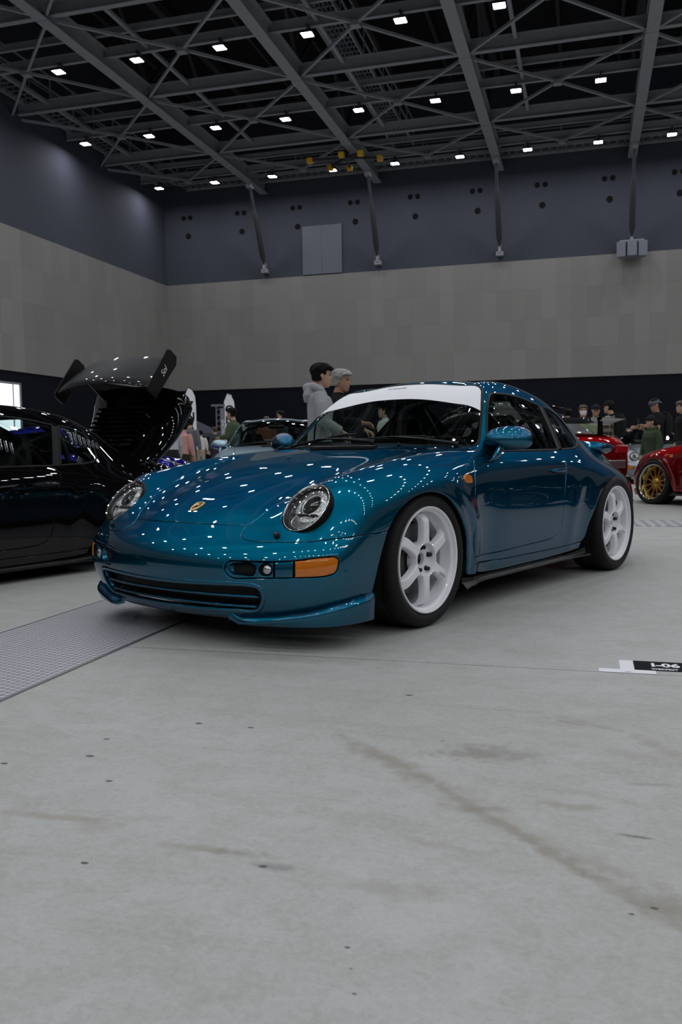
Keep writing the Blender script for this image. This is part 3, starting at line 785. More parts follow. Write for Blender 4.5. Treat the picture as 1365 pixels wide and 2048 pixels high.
DET=[]   # (name, mesh, material key, parent part name or None)
def det(name, me, mat, parent=None, both=False):
    DET.append((name,me,mat,parent))
    if both:
        DET.append((name,flipped(me),mat,(parent+'*') if parent else None))
def build_details():
    for k,mat,both in (('body_shell','paint',2),('hood','paint',0),('engine_lid','paint',0),('front_bumper','paint',0),('rear_bumper','paint',0),('front_fender','paint',1),('door','paint',1),
                       ('windscreen','glass',0),('rear_window','glass',0),('door_window','glass',1),('quarter_window','glass',1)):
        me=PAN[k]
        if both==2:   # one welded shell: both halves in one mesh
            m2=flipped(me); bm_join(me,m2); det(k,me,mat)
        else: det(k,me,mat,'door' if k=='door_window' else None,bool(both))
    det('window_frame',PAN['window_frame'],'rubber','door',True)
    det('pillar_cover',PAN['pillar_cover'],'rubber',None,True)
    det('window_seal',PAN['quarter_seal'],'rubber','quarter_window',True)
    det('window_seal',PAN['windscreen_seal'],'rubber','windscreen')
    det('window_seal',PAN['rear_window_seal'],'rubber','rear_window')
    [det('gap_lining',PAN['gap_%d'%gi],'dark',None,True) for gi in range(7)]
    # banner on the windscreen
    top=[p for p in PAN['_ws']]
    lowh=sp(on_top([(-.883,0),(-.884,.182),(-.880,.34),(-.872,.46),(-.868,.55),(-.872,.585)]))
    edge=ws_loop; k=min(range(len(edge)),key=lambda i:(edge[i]-lowh[-1]).length)
    half=edge[:k]+lowh[::-1]
    bl=half+[V((p.x,-p.y,p.z)) for p in reversed(half[1:-1])]
    me=panel(SURF,'sun_strip',Top(),(bl,[False]*len(bl)),res=.03,depth=-.0006); det('sun_strip',me,'white_film','windscreen')
    tm=text_mesh('PORSCHE',.030,spacing=1.15,bold=.0002)
    def f(x,y,z):
        q=V((-1.0-y*.75,x*.95-.055,3)); c=SURF.cast(q,V((0,0,-1))); return c[0]+c[1]*.0022
    det('lettering',mapped_text(tm,f),'ink','windscreen')
    # head lamps
    c,n,u,v=LAMP
    fr=Matrix(((u.x,v.x,n.x,c.x),(u.y,v.y,n.y,c.y),(u.z,v.z,n.z,c.z),(0,0,0,1)))@Matrix.Diagonal((1,1.15,1,1))
    mb=MB(); mb.lathe([(.1135,-.030),(.1135,-.004),(.1120,.0015),(.1090,.002),(.1078,-.003),(.1078,-.03)],72,fr); ring0=mb.mesh('lamp_seal')
    mb=MB(); mb.lathe([(.1078,-.01),(.1075,.0045),(.1060,.0065),(.1040,.005),(.1032,-.004),(.1025,-.012)],72,fr); ring1=mb.mesh('lamp_ring')
    mb=MB(); mb.lathe([(.1030,-.002),(.101,.004),(.092,.013),(.075,.021),(.05,.027),(.025,.030),(.0002,.031)],72,fr); dome=mb.mesh('lamp_cover')
    mb=MB(); mb.lathe([(.1025,-.010),(.1000,-.014),(.0985,-.025),(.094,-.04),(.085,-.065),(.06,-.085),(.0002,-.09)],64,fr); bowl=mb.mesh('headlight')
    f2=fr@Matrix.Translation((.008,.022,-.03))
    mb=MB(); mb.lathe([(.090,-.02),(.086,.006),(.078,.014),(.062,.012),(.0495,.013),(.046,.018),(.0425,.017),(.0415,.008),(.041,-.02)],48,f2); bez=mb.mesh('projector_bezel')
    mb=MB(); mb.lathe([(.0408,-.018),(.038,-.004),(.030,.007),(.018,.014),(.0002,.016)],40,f2); lens=mb.mesh('projector_lens')
    mb=MB(); mb.lathe([(.0412,-.022),(.0002,-.03)],32,f2); shut=mb.mesh('projector_shutter')
    f3=fr@Matrix.Translation((-.004,-.052,-.02))@Matrix.Diagonal((1,.62,1,1))
    mb=MB(); mb.lathe([(.056,.004),(.053,.008),(.050,.004),(.046,-.012),(.034,-.026),(.0002,-.032)],40,f3); low=mb.mesh('main_beam_reflector')
    mb=MB(); mb.loft([[fr@V((x,y+.008*math.cos(x*20),z)) for x,z in ((-.074,-.03),(-.074,-.008),(.07,-.008),(.07,-.03))] for y in (-.030,-.024)]); bar=mb.mesh('lamp_divider')
    mb=MB(); mb.lathe([(.099,-.012),(.0975,-.006),(.094,-.005),(.0925,-.014)],64,fr); brow=mb.mesh('inner_bezel')
    det('headlight',bowl,'reflector',None,True)
    for nm,me,mt in (('lamp_seal',ring0,'rubber'),('lamp_ring',ring1,'chrome'),('lamp_cover',dome,'lens'),('inner_bezel',brow,'gloss_black'),('projector_bezel',bez,'reflector'),('projector_lens',lens,'lens_glass'),('projector_shutter',shut,'gloss_black'),('main_beam_reflector',low,'reflector'),('lamp_divider',bar,'gloss_black')):
        det(nm,me,mt,'headlight',True)
    # pods in the bumper
    pod=PAN['_pod']; rd=Round(0); a=lambda d: math.radians(d)
    al=clip_loop(pod,a(20),a(35.7)); bl=clip_loop(pod,a(35.9),a(40.3)); cl=clip_loop(pod,a(40.6),a(80))
    T_=[True]
    ik=sp(T('intake'),step=.006,closed=True); fg=sp(T('fog'),step=.006,closed=True)
    me=panel(SURF,'intake_cover',rd,(al,T_*len(al)),[(ik,T_*len(ik)),(fg,T_*len(fg))],res=.012,gap=.0035,flange=.022,depth=.006)
    det('intake_cover',me,'paint','front_bumper',True)
    me=panel(SURF,'towing_cover',rd,(bl,T_*len(bl)),res=.015,gap=.003,flange=.014,depth=.005); det('towing_cover',me,'paint','front_bumper',True)
    me=panel(SURF,'turn_signal',rd,(cl,T_*len(cl)),res=.012,gap=.004,flange=.02,depth=.002); det('turn_signal',me,'amber',None,True)
    me=panel(SURF,'pod_backing',rd,(pod,[False]*len(pod)),res=.02,depth=.024); det('pod_backing',me,'dark','front_bumper',True)
    p=round_pt(a(34.1),.345,-.012); nn=SURF.near(p)[1]; uu=V((-nn.y,nn.x,0)).normalized(); vv=nn.cross(uu)
    ff=Matrix(((uu.x,vv.x,nn.x,p.x),(uu.y,vv.y,nn.y,p.y),(uu.z,vv.z,nn.z,p.z),(0,0,0,1)))
    mb=MB(); mb.lathe([(.0185,-.015),(.0185,.004),(.016,.008),(.009,.011),(.0002,.012)],28,ff); det('fog_lamp',mb.mesh('fog_lamp'),'reflector','front_bumper',True)
    # inner scoop of the intake
    mb=MB(); rings=[]
    for d,s in ((.008,1.0),(.02,.9),(.03,.7)):
        cc=sum((V(q) for q in ik),V())/len(ik); r=[]
        for q in ik[::2]:
            pp,n2=SURF.near(q); r.append(pp.lerp(cc,1-s)-n2*d)
        rings.append(r)
    mb.loft(rings,caps=False); det('intake_duct',mb.mesh('intake_duct'),'paint','front_bumper',True)
    # grille
    gl=PAN['_grille']
    me=panel(SURF,'grille',rd,(gl,[False]*len(gl)),res=.03,depth=.05); det('grille_backing',me,'grille_mesh','front_bumper')
    mb=MB(); ribbon(SURF,mb,gl[::2],.020,.005,lift=-.001); det('grille_surround',mb.mesh('grille_surround'),'paint','front_bumper')
    for z,am in ((.222,31.5),(.176,31.0)):
        pts=[round_pt(a(-am+2*am*i/40),z,-.016) for i in range(41)]
        mb=MB(); rings=[]
        for i,q in enumerate(pts):
            n2=V((math.cos(a(-am+2*am*i/40)),math.sin(a(-am+2*am*i/40)),0))
            rings.append([q+n2*(.010*math.cos(t))+V((0,0,1))*(.0075*math.sin(t)) for t in [2*PI*j/10 for j in range(10)]])
        mb.loft(rings); det('grille_slat',mb.mesh('grille_slat'),'paint','front_bumper')
    # splitters
    tz=[(23,.150),(26,.137),(30.8,.145),(36.6,.155),(41.3,.166),(45.8,.179),(50.5,.196),(56,.209),(61.6,.219)]
    def zt(d):
        for (d0,z0),(d1,z1) in zip(tz,tz[1:]):
            if d<=d1: return z0+(z1-z0)*max(0,(d-d0)/(d1-d0))
        return tz[-1][1]
    rings=[]; NN=60
    for i in range(NN+1):
        d=22.5+(61.6-22.5)*i/NN; t=min(1,(d-22.5)/7.0); s=t*t*(3-2*t); an=a(d)
        q=round_pt(an,max(.150,zt(d))); nr=V((math.cos(an),math.sin(an),0)); nn=SURF.near(q)[1]; nn=V((nn.x,nn.y,0)).normalized()
        z0=zt(d); e=min(1,(61.6-d)/5+.45); o=.030*s*e
        zb=.140-.034*s
        base=V((q.x,q.y,0))
        pr=[(-.004,z0+.004),(o*.45,z0-.002),(o*.85,z0-.012),(o,z0-.020),(o*.97,z0-.030),(o*.80,(z0-.03)*.6+zb*.4),(o*.62,zb+.006),(o*.5,zb),(-.02,zb+.004),(-.035,zb+.02)]
        rings.append([base+nn*x+V((0,0,z)) for x,z in pr])
    det('splitter',MB().loft(rings).mesh('splitter',sharp=60),'paint','front_bumper',True)
    # under lip in the middle
    rings=[]
    for i in range(41):
        an=a(-27+54*i/40); q=round_pt(an,.141); nr=V((math.cos(an),math.sin(an),0)); b=V((q.x,q.y,0))
        rings.append([b+nr*x+V((0,0,z)) for x,z in ((-.002,.147),(-.008,.134),(-.030,.118),(-.07,.108),(-.14,.106),(-.14,.125))])
    det('lower_valance',MB().loft(rings).mesh('lower_valance',sharp=60),'paint','front_bumper')
    # rocker below the seam and black skirt
    lo=sp(on_side([(-.385,.19),(-.6,.188),(-1.1,.186),(-1.5,.188),(-1.755,.195)]))
    up=sill
    lp=join([(sp([D2]+on_side([(-.485,.195)])),True),(sp(on_side([(-.485,.195),(-.6,.180),(-1.1,.174),(-1.5,.178),(-1.755,.192)])),True),(sp([on_side([(-1.755,.192)])[0],sill[-1]]),True),(list(reversed(sill)),True)])
    det('sill_panel',panel(SURF,'sill_panel',Side(),lp,res=.03),'paint',None,True)
    rings=[]; K=60
    for i in range(K+1):
        x=-.325-(1.86-.325)*i/K; q=on_side([(min(-.385,max(x,-1.75)),.192)])[0]; t=i/K
        fl=.009+.016*max(0,1-t*9)**2+.026*max(0,(t-.84)/.16)**2; zz=.170+.014*max(0,1-t*8)+.018*max(0,(t-.8)/.2)**2
        dz=.012*max(0,1-t*12)
        y=q.y
        rings.append([V((x,y-.012,zz+.004)),V((x,y-.002,zz)),V((x,y-.002,.165)),V((x,y+.002+fl*.4,.152)),V((x,y+fl,.151-dz)),V((x,y+fl+.004,.146-dz)),V((x,y+fl-.002,.138-dz)),V((x,y-.02,.134-dz)),V((x,y-.06,.138)),V((x,y-.06,zz))])
    det('side_skirt',MB().loft(rings).mesh('side_skirt',sharp=50),'skirt_black',None,True)
    # crest on the hood
    cc=SURF.cast(V((.690,0,3)),V((0,0,-1))); n2=cc[1]; fx=V((n2.z,0,-n2.x)); fy=V((0,1,0)); cp=cc[0]
    shp=[(-.033,.0),(-.030,.010),(-.018,.020),(.0,.0255),(.018,.0265),(.030,.025),(.0345,.012),(.037,0)]
    shp=shp+[(x,-y) for x,y in reversed(shp[1:-1])]
    def plate(s,h0,h1,sub=None): 
        r=[cp+fx*(-x*s)+fy*(y*s)+n2*h0 for x,y in (sub or shp)]; r2=[p+n2*(h1-h0) for p in r]; return MB().loft([r,r2])
    det('hood_badge',plate(1.12,.0,.0025).mesh('hood_badge',sharp=30),'gold','hood')
    mb=MB()
    for sx,sy in ((.012,.011),(-.011,-.009)):
        for k in range(3):
            yy=sy+(k-1)*.0055
            r=[cp+fx*-(sx+dx)+fy*(yy+dy)+n2*.0027 for dx,dy in ((-.010,-.0016),(.010,-.0016),(.010,.0016),(-.010,.0016))]; mb.loft([r,[p+n2*.0006 for p in r]])
    det('badge_stripes',mb.mesh('badge_stripes',sharp=30),'crest_red','hood')
    mb=MB(); r=[cp+fx*-x+fy*y+n2*.0027 for x,y in ((-.011,0),(-.004,.007),(.008,.007),(.009,-.007),(-.004,-.007))]; mb.loft([r,[p+n2*.001 for p in r]])
    r=[cp+fx*-x+fy*y+n2*.0027 for x,y in ((.026,.016),(.032,.016),(.032,-.016),(.026,-.016))]; mb.loft([r,[p+n2*.0006 for p in r]])
    det('badge_horse',mb.mesh('badge_horse',sharp=30),'ink','hood')
    # lamp washers
    q=V(TR_W); n2=SURF.near(q)[1]; ff=frame_at(q,n2)
    mb=MB(); mb.lathe([(.013,-.005),(.013,.010),(.011,.015),(.0002,.017)],20,ff); det('lamp_washer',mb.mesh('lamp_washer'),'black_plastic','front_fender',True)
    # fuel flap outline, side marker
    mb=MB(); ribbon(SURF,mb,sp(T('fuel'),closed=True,step=.015),.004,.0007,lift=-.0003,closed=True,n=3); det('fuel_flap_gap',mb.mesh('fuel_flap_gap'),'dark','front_fender')
    sm=sp([SURF.near(V((x,.8,z)))[0] for x,z in ((-.322,.688),(-.385,.688),(-.392,.680),(-.386,.655),(-.325,.655),(-.316,.662))],closed=True,step=.006)
    me=panel(SURF,'side_marker',Side(),(sm,[True]*len(sm)),res=.01,gap=0,flange=.012,depth=-.010); det('side_marker',me,'amber','front_fender',True)
    # handle
    mb=MB(); rings=[]
    for i in range(21):
        t=i/20; x=-1.325-.205*t; q=on_side([(x,.688)])[0]; e=math.sin(PI*min(1,max(0,t)))**.5; h=.010*e+.002; o=.022*e**.6
        rings.append([q+V((0,o+h*.8*math.cos(b),h*1.1*math.sin(b))) for b in [2*PI*j/10 for j in range(10)]])
    mb.loft(rings); det('door_handle',mb.mesh('door_handle'),'paint','door',True)
    rc=sp([SURF.near(V((x,.8,z)))[0] for x,z in ((-1.36,.702),(-1.43,.712),(-1.50,.704),(-1.515,.690),(-1.49,.668),(-1.43,.662),(-1.37,.670),(-1.35,.688))],closed=True,step=.008)
    det('handle_recess',panel(SURF,'handle_recess',Side(),(rc,[False]*len(rc)),res=.015,depth=-.0008),'gloss_black','door',True)
    # mirrors
    mc=V((-.795,.800,.860)); RZ=Matrix.Rotation(.42,3,'Z'); rings=[]
    NB=20
    for i in range(15):
        t=-1+2*i/14; y=.124*math.sin(t*PI/2); s=math.cos(t*PI/2)**.62 if abs(t)<1 else .04
        tap=1-.14*(t>0)*t
        ring=[]
        for j in range(NB):
            b=2*PI*j/NB; cx,sz=math.cos(b),math.sin(b)
            x=(.085*cx if cx>0 else .040*cx)*s*tap; z=(.080*sz if sz>0 else .050*sz)*s*(1+.06*t)
            ring.append(mc+RZ@V((x-.008*t,y,z)))
        rings.append(ring)
    mb=MB(); mb.loft(rings); shell=mb.mesh('mirror',sharp=60)
    det('mirror',shell,'paint',None,True)
    mb=MB(); rings=[]
    for p,rx,ry in ((V((-.660,.752,.752)),.060,.010),(V((-.668,.775,.757)),.050,.014),(V((-.690,.782,.775)),.038,.020),(V((-.720,.780,.805)),.036,.024),(V((-.760,.775,.840)),.045,.03)):
        rings.append([p+V((rx*math.cos(b),ry*math.sin(b)*.9,ry*math.sin(b)*.5)) for b in [2*PI*j/16 for j in range(16)]])
    mb.loft(rings); det('mirror_arm',mb.mesh('mirror_arm',sharp=60),'paint','mirror',True)
    mb=MB(); mb.loft([[mc+RZ@V((-.040,.098*math.cos(b)*s,.044*math.sin(b)*s)) for b in [2*PI*j/28 for j in range(28)]] for s in (1,.98)]); 
    det('mirror_glass',mb.mesh('mirror_glass'),'chrome','mirror',True)
    # wipers and nozzles
    for off in ((0,0),(-.52,0)):
        pts=sp([V((-.560,-.075+off[0],.872)),V((-.570,.117+off[0],.882)),V((-.596,.304+off[0],.886)),V((-.625,.446+off[0],.884))])
        if off[0]: pts=[SURF.near(p)[0]+SURF.near(p)[1]*.012 for p in pts]
        mb=MB(); mb.tube(pts,.006,6); mb.tube([p+V((.004,0,.008)) for p in pts[4:-4:3]],.004,6)
        m_=pts[len(pts)//2]; e=SURF.near(V((-.60,.60+off[0],.845)))[0]+V((.01,0,.018)) if not off[0] else SURF.near(V((-.53,.10,.86)))[0]+V((.01,0,.018))
        mb.tube([m_+V((.004,0,.010)),m_.lerp(e,.5)+V((.012,0,.012)),e],[.005,.007,.011],8); mb.tube([e+V((0,0,-.02)),e+V((0,0,.012))],.013,10)
        det('wiper',mb.mesh('wiper'),'black_plastic')
    mb=MB()
    for y in (-.16,.30):
        q,n2=SURF.near(V((-.50,y,.86))); mb.tube([q-n2*.005,q+n2*.012,q+n2*.012+V((.012,0,.006))],[.008,.008,.004],8)
    det('washer_nozzles',mb.mesh('washer_nozzles'),'black_plastic')
    # fresh air vent behind the hood
    mb=MB(); rings=[]
    for i in range(25):
        y=-.20+.44*i/24; q,n2=SURF.near(V((-.36,y,.84))); hh=.014
        rings.append([q+V((.022,0,.0)),q+V((.02,0,hh)),q+V((-.015,0,hh+.003)),q+V((-.03,0,0))])
    mb.loft(rings); det('air_vent',mb.mesh('air_vent',sharp=30),'black_plastic','hood')
    # tail: lamps, wing
    tl=[SURF.cast(*Round(-2.3,-1).ray(math.radians(d),z))[0] for d,z in [(10+4*i,.598) for i in range(12)]+[(54,.575),(54,.555)]+[(54-4*i,.535) for i in range(12)]+[(10,.55)]]
    tl=[SURF.cast(*Round(-2.3,-1).ray(math.radians(d),z))[0] for d,z in [(8+4*i,.585-.0007*i*i*.2) for i in range(13)]+[(59,.560)]+[(56-4*i,.522) for i in range(13)]]
    tls=sp(tl,closed=True,step=.015); det('tail_lamp',panel(SURF,'tail_lamp',Round(-2.3,-1),(tls,[True]*len(tls)),res=.03,gap=0,flange=.01,depth=-.006),'red_lens',None,True)
    rings=[]
    for i in range(41):
        t=-1+2*i/40; y=.57*math.sin(t*PI/2); e=math.cos(t*PI/2)**.35 if abs(t)<1 else .05
        bow=.10*(y/.57)**2; xl=-2.50-bow*.8-(1-e)*.10; xt=-3.02+bow*.5+(1-e)*.16; zl=.822-.012*(y/.57)**2; zt_=.852-.040*(y/.57)**2; th=(.036+.012*(y/.57)**4)*e+.006
        sec=[(0,.0),(.03,.55),(.15,1.0),(.45,1.0),(.8,.62),(1,.25),(1,-.1),(.8,-.7),(.45,-1.3),(.15,-.95),(.03,-.5)]
        rings.append([V((xl+(xt-xl)*u_,y,zl+(zt_-zl)*u_+w_*th)) for u_,w_ in sec])
    mb=MB(); mb.loft(rings); det('rear_wing',mb.mesh('rear_wing',sharp=60),'paint','engine_lid')
    mb=MB(); rings=[]
    for s,z in ((1,.70),(.96,.76),(.93,.80),(.93,.85)):
        rings.append([V((-2.79+ .22*s*math.cos(b)*(1 if abs(math.cos(b))<.99 else 1),.40*s*math.copysign(abs(math.sin(b))**.5,math.sin(b)),z)) for b in [2*PI*j/32 for j in range(32)]])
    mb.loft(rings); det('wing_base',mb.mesh('wing_base',sharp=50),'gloss_black','engine_lid')
    # lining of the arches, floor, cabin tub
    for xc,zc in ((0,.30),(-2.272,.30)):
        mb=MB(); pr=[]
        for i in range(25):
            b=math.radians(-32+244*i/24); pr.append((xc+.368*math.cos(b),max(.13,zc+.368*math.sin(b))))
        R0=[V((x,min(.80,((SURF.cast(V((x,3,z)),V((0,-1,0))) or [V((0,.80,0))])[0].y)-.016),z)) for x,z in pr]; R1=[V((x,.44,z)) for x,z in pr]
        mb.loft([[p.lerp(SURF.near(p)[0],0) for p in R0],R1],closed=False,caps=False); b=len(mb.v); mb.v+=[V((xc,.44,.25))]; n_=len(R1)
        for i in range(n_-1): mb.f.append((n_+i,n_+i+1,b)); mb.m.append(0)
        det('wheel_arch_liner',mb.mesh('wheel_arch_liner',fix=False),'dark',None,True)
    mb=MB(); pl=[(.74,.50),(.40,.60),(.36,.43),(-.40,.43),(-.44,.72),(-1.84,.72),(-1.90,.43),(-2.66,.43),(-2.7,.55),(-3.05,.45)]
    ol=[V((x,y,0)) for x,y in pl]+[V((x,-y,0)) for x,y in reversed(pl)]
    mb.loft([[p+V((0,0,.15)) for p in ol],[p+V((0,0,.17)) for p in ol]]); det('underbody',mb.mesh('underbody',smooth=False),'dark')
    mb=MB()
    mb.box(-2.2,-.66,.30,-.50,.66,.34); mb.box(-.60,-.66,.34,-.48,.66,.80); mb.box(-2.15,-.55,.34,-1.85,.55,.80); mb.box(-1.95,-.64,.34,-1.70,.64,.62)
    for s in (1,-1): mb.box(-1.9,s*.66,.34,-.5,s*.70,.76)
    det('cabin',mb.mesh('cabin',smooth=False),'interior')
    # dash, wheel, seats, roll hoop, mirror
    rings=[]
    for i in range(17):
        y=-.60+1.20*i/16; h=.82+.028*math.exp(-((y-.34)/.18)**2)
        rings.append([V((x,y,z)) for x,z in ((-.60,.60),(-.60,h-.03),(-.66,h),(-.80,h-.012),(-.86,h-.045),(-.86,.62))])
    det('dashboard',MB().loft(rings).mesh('dashboard',sharp=50),'interior')
    sw=V((-.98,.34,.735)); nx=V((-.88,0,.47)).normalized(); mb=MB(); ff=frame_at(sw,nx)
    mb.tube([ff@V((.178*math.cos(b),.178*math.sin(b),0)) for b in [2*PI*j/32 for j in range(32)]],.014,8,closed=True); mb.lathe([(.06,-.01),(.055,.014),(.0002,.02)],20,ff)
    for b in (0,120,240): mb.bar(ff@V((0,0,0)),ff@V((.175*math.cos(math.radians(b+90)),.175*math.sin(math.radians(b+90)),0)),.03,.01)
    mb.tube([sw-nx*.30,sw],.03,10); det('steering_wheel',mb.mesh('steering_wheel',sharp=40),'black_plastic')
    for s in (1,-1):
        rings=[]
        for x,z,w,d in ((-1.36,.42,.22,.06),(-1.42,.55,.24,.06),(-1.47,.70,.25,.06),(-1.50,.82,.24,.055),(-1.52,.90,.19,.05),(-1.535,.955,.13,.045),(-1.545,1.00,.125,.042),(-1.55,1.025,.09,.03)):
            rings.append([V((x+d*math.cos(b)*(1 if math.cos(b)<0 else .6)+.05*abs(math.sin(b))**3,s*.35+w*math.copysign(abs(math.sin(b))**.7,math.sin(b)),z)) for b in [2*PI*j/20 for j in range(20)]])
        mb=MB(); mb.loft(rings)
        rings=[[V((x,s*.35+w*math.copysign(abs(math.sin(b))**.6,math.sin(b)),.43+h*math.cos(b))) for b in [2*PI*j/20 for j in range(20)]] for x,w,h in ((-.86,.20,.05),(-.95,.24,.07),(-1.2,.24,.075),(-1.42,.23,.08))]
        mb.loft(rings); det('seat',mb.mesh('seat',sharp=60),'interior')
    mb=MB(); mb.tube(sp([V((-1.80,.56,.40)),V((-1.80,.57,.80)),V((-1.74,.50,1.06)),V((-1.70,.30,1.14)),V((-1.69,0,1.155)),V((-1.70,-.30,1.14)),V((-1.74,-.50,1.06)),V((-1.80,-.57,.80)),V((-1.80,-.56,.40))],step=.05),.019,10)
    for s in (1,-1): mb.tube([V((-1.70,s*.35,1.12)),V((-2.15,s*.42,.80))],.019,10)
    mb.tube([V((-1.74,.50,1.04)),V((-1.80,-.54,.50))],.017,8)
    det('roll_hoop',mb.mesh('roll_hoop'),'black_plastic')
    mb=MB(); mb.loft([[V((-1.02+.02*math.cos(b)-.0*math.sin(b),y,1.115+.028*math.sin(b))) for b in [2*PI*j/12 for j in range(12)]] for y in (-.11,-.05,.05,.11)]); mb.tube([V((-1.0,0,1.17)),V((-1.015,0,1.12))],.008,8)
    det('interior_mirror',mb.mesh('interior_mirror'),'black_plastic')
    # roof lining: the inside of the roof, thin
    lining=panel(SURF,'roof_lining',Top(),(lambda l:(l,[False]*len(l)))(lin_loop()),res=.06,depth=.022); det('roof_lining',lining,'interior')
def lin_loop():
    h=sp(on_top([(-1.09,0),(-1.10,.35),(-1.13,.47),(-1.35,.485),(-1.70,.475),(-1.74,.40),(-1.73,0)]),step=.04)
    return h+[V((p.x,-p.y,p.z)) for p in reversed(h[1:-1])]
def frame_at(p,n):
    n=V(n).normalized(); u=n.orthogonal().normalized(); v=n.cross(u)
    return Matrix(((u.x,v.x,n.x,p.x),(u.y,v.y,n.y,p.y),(u.z,v.z,n.z,p.z),(0,0,0,1)))
def bm_join(a,b):
    """adds mesh b to mesh a, normals kept"""
    def nrm(m):
        nv=[(0,0,1)]*len(m.vertices); cn=m.corner_normals
        for l in m.loops: nv[l.vertex_index]=tuple(cn[l.index].vector)
        return nv
    vs=[tuple(v.co) for v in a.vertices]+[tuple(v.co) for v in b.vertices]; k=len(a.vertices)
    fs=[tuple(p.vertices) for p in a.polygons]+[tuple(i+k for i in p.vertices) for p in b.polygons]; nv=nrm(a)+nrm(b)
    a.clear_geometry(); a.from_pydata(vs,[],fs); a.shade_smooth(); a.normals_split_custom_set_from_vertices(nv); a.update()
M['skirt_black']=pbr('skirt_black',(.003,.003,.0035),.35,spec=.3)
M['lens_glass']=pbr('projector_glass',(.9,.9,.92),.02,trans=1,ior=1.5)
M['grille_mesh']=pbr('grille_mesh',(.006,.006,.007),.6,bump=.6,bscale=160)
TR_W=(.747,.547,.475)
build_details()
VOLK=volk_text()

def part(name, me, mat, parent):
    o=bpy.data.objects.new(name,me); COL.objects.link(o); o.parent=parent
    if not me.materials: me.materials.append(None)
    o.material_slots[0].link='OBJECT'; o.material_slots[0].material=mat
    return o
def put_wheel(root, pos, left, rim, rot=0, camber=0, nuts='black_plastic', wm=None, disc=True, text=True):
    wm=wm or WM
    w=part('wheel',wm['wheel'],rim,root); w.location=pos
    w.rotation_euler=(math.radians(camber)*(1 if left else 1),math.radians(rot),0 if left else PI)
    if not left: w.rotation_euler=(math.radians(camber),math.radians(rot),PI)
    part('tyre',wm['tyre'],M['tyre'],w); part('lug_nuts',wm['nuts'],M[nuts],w); part('hub_bore',wm['bore'],M['dark'],w)
    if text: part('lettering',VOLK,M['ink'],w)
    if disc:
        d=part('brake_disc',wm['disc'],M['iron'],root); d.location=pos; d.rotation_euler=(math.radians(camber),0,0 if left else PI)
        c=part('brake_caliper',wm['caliper'],M['iron'],root); c.location=pos; c.rotation_euler=(math.radians(camber),0,0 if left else PI)
    return w
def make_coupe(name, loc, rz, paint, rim, label, cat='car', skip=(), rots=(0,0,0,0)):
    root=empty(name,loc,rz); tag(root,label,cat)
    made={}
    for nm,me,mat,par in DET:
        if nm in skip or (par and par.rstrip('*') in skip): continue
        p=root
        if par:
            lst=made.get(par.rstrip('*'),[root]); p=lst[-1] if par.endswith('*') and len(lst)>1 else lst[0]
        o=part(nm,me,paint if mat=='paint' else M[mat],p); made.setdefault(nm,[]).append(o)
    for i,(x,y,l) in enumerate(((0,.812,True),(-2.272,.828,True),(0,-.812,False),(-2.272,-.828,False))):
        put_wheel(root,(x,y,.313),l,rim,rots[i])
    return root,made

# ------------------------------------------------------------------ the hall
PSI=.27503; RC=V((-8.7034,45,0))
def room_obj(o):
    o.location=RC; o.rotation_euler=(0,0,-PSI); return o
def rb(mb,name,mat,kind='structure',parent=None,smooth=False,label=None,cat=None,group=None):
    o=mb.build(name,mat,parent,smooth=smooth)
    if parent is None: room_obj(o)
    tag(o,label,cat,group,kind); return o
def W(a,b,z=0):
    """room coordinates (a along the back wall, b towards the viewer) to the world"""
    c,s=math.cos(PSI),math.sin(PSI); return V((RC.x+a*c-b*s, RC.y-a*s-b*c, z))
LA,LB,HZ=52.0,70.0,17.6
# materials with their own node trees
def nodes(nt): 
    def L(a,b): nt.links.new(a,b)
    def n(t,**k): return N(nt,t,**k)
    def mth(op,a,b=None,clamp=False):
        m=nt.nodes.new('ShaderNodeMath'); m.operation=op; m.use_clamp=clamp
        for i,v in enumerate((a,b)):
            if v is None: continue
            if isinstance(v,(int,float)): m.inputs[i].default_value=v
            else: nt.links.new(v,m.inputs[i])
        return m.outputs[0]
    def mix(f,a,b):
        m=nt.nodes.new('ShaderNodeMix'); m.data_type='RGBA'
        for i,v in ((0,f),(6,a),(7,b)):
            if isinstance(v,(int,float)): m.inputs[i].default_value=v
            elif isinstance(v,tuple): m.inputs[i].default_value=rgb(v)
            else: nt.links.new(v,m.inputs[i])
        return m.outputs[2]
    def noise(vec,scale,detail=4,rough=.5,dist=0):
        t=nt.nodes.new('ShaderNodeTexNoise'); t.inputs['Scale'].default_value=scale; t.inputs['Detail'].default_value=detail; t.inputs['Roughness'].default_value=rough; t.inputs['Distortion'].default_value=dist
        nt.links.new(vec,t.inputs['Vector']); return t.outputs[0]
    def ramp(f,pts):
        r=nt.nodes.new('ShaderNodeValToRGB'); nt.links.new(f,r.inputs[0])
        while len(r.color_ramp.elements)<len(pts): r.color_ramp.elements.new(.5)
        for e,(p,c) in zip(r.color_ramp.elements,pts): e.position=p; e.color=rgb(c if isinstance(c,tuple) else (c,c,c))
        return r.outputs[0]
    return L,n,mth,mix,noise,ramp
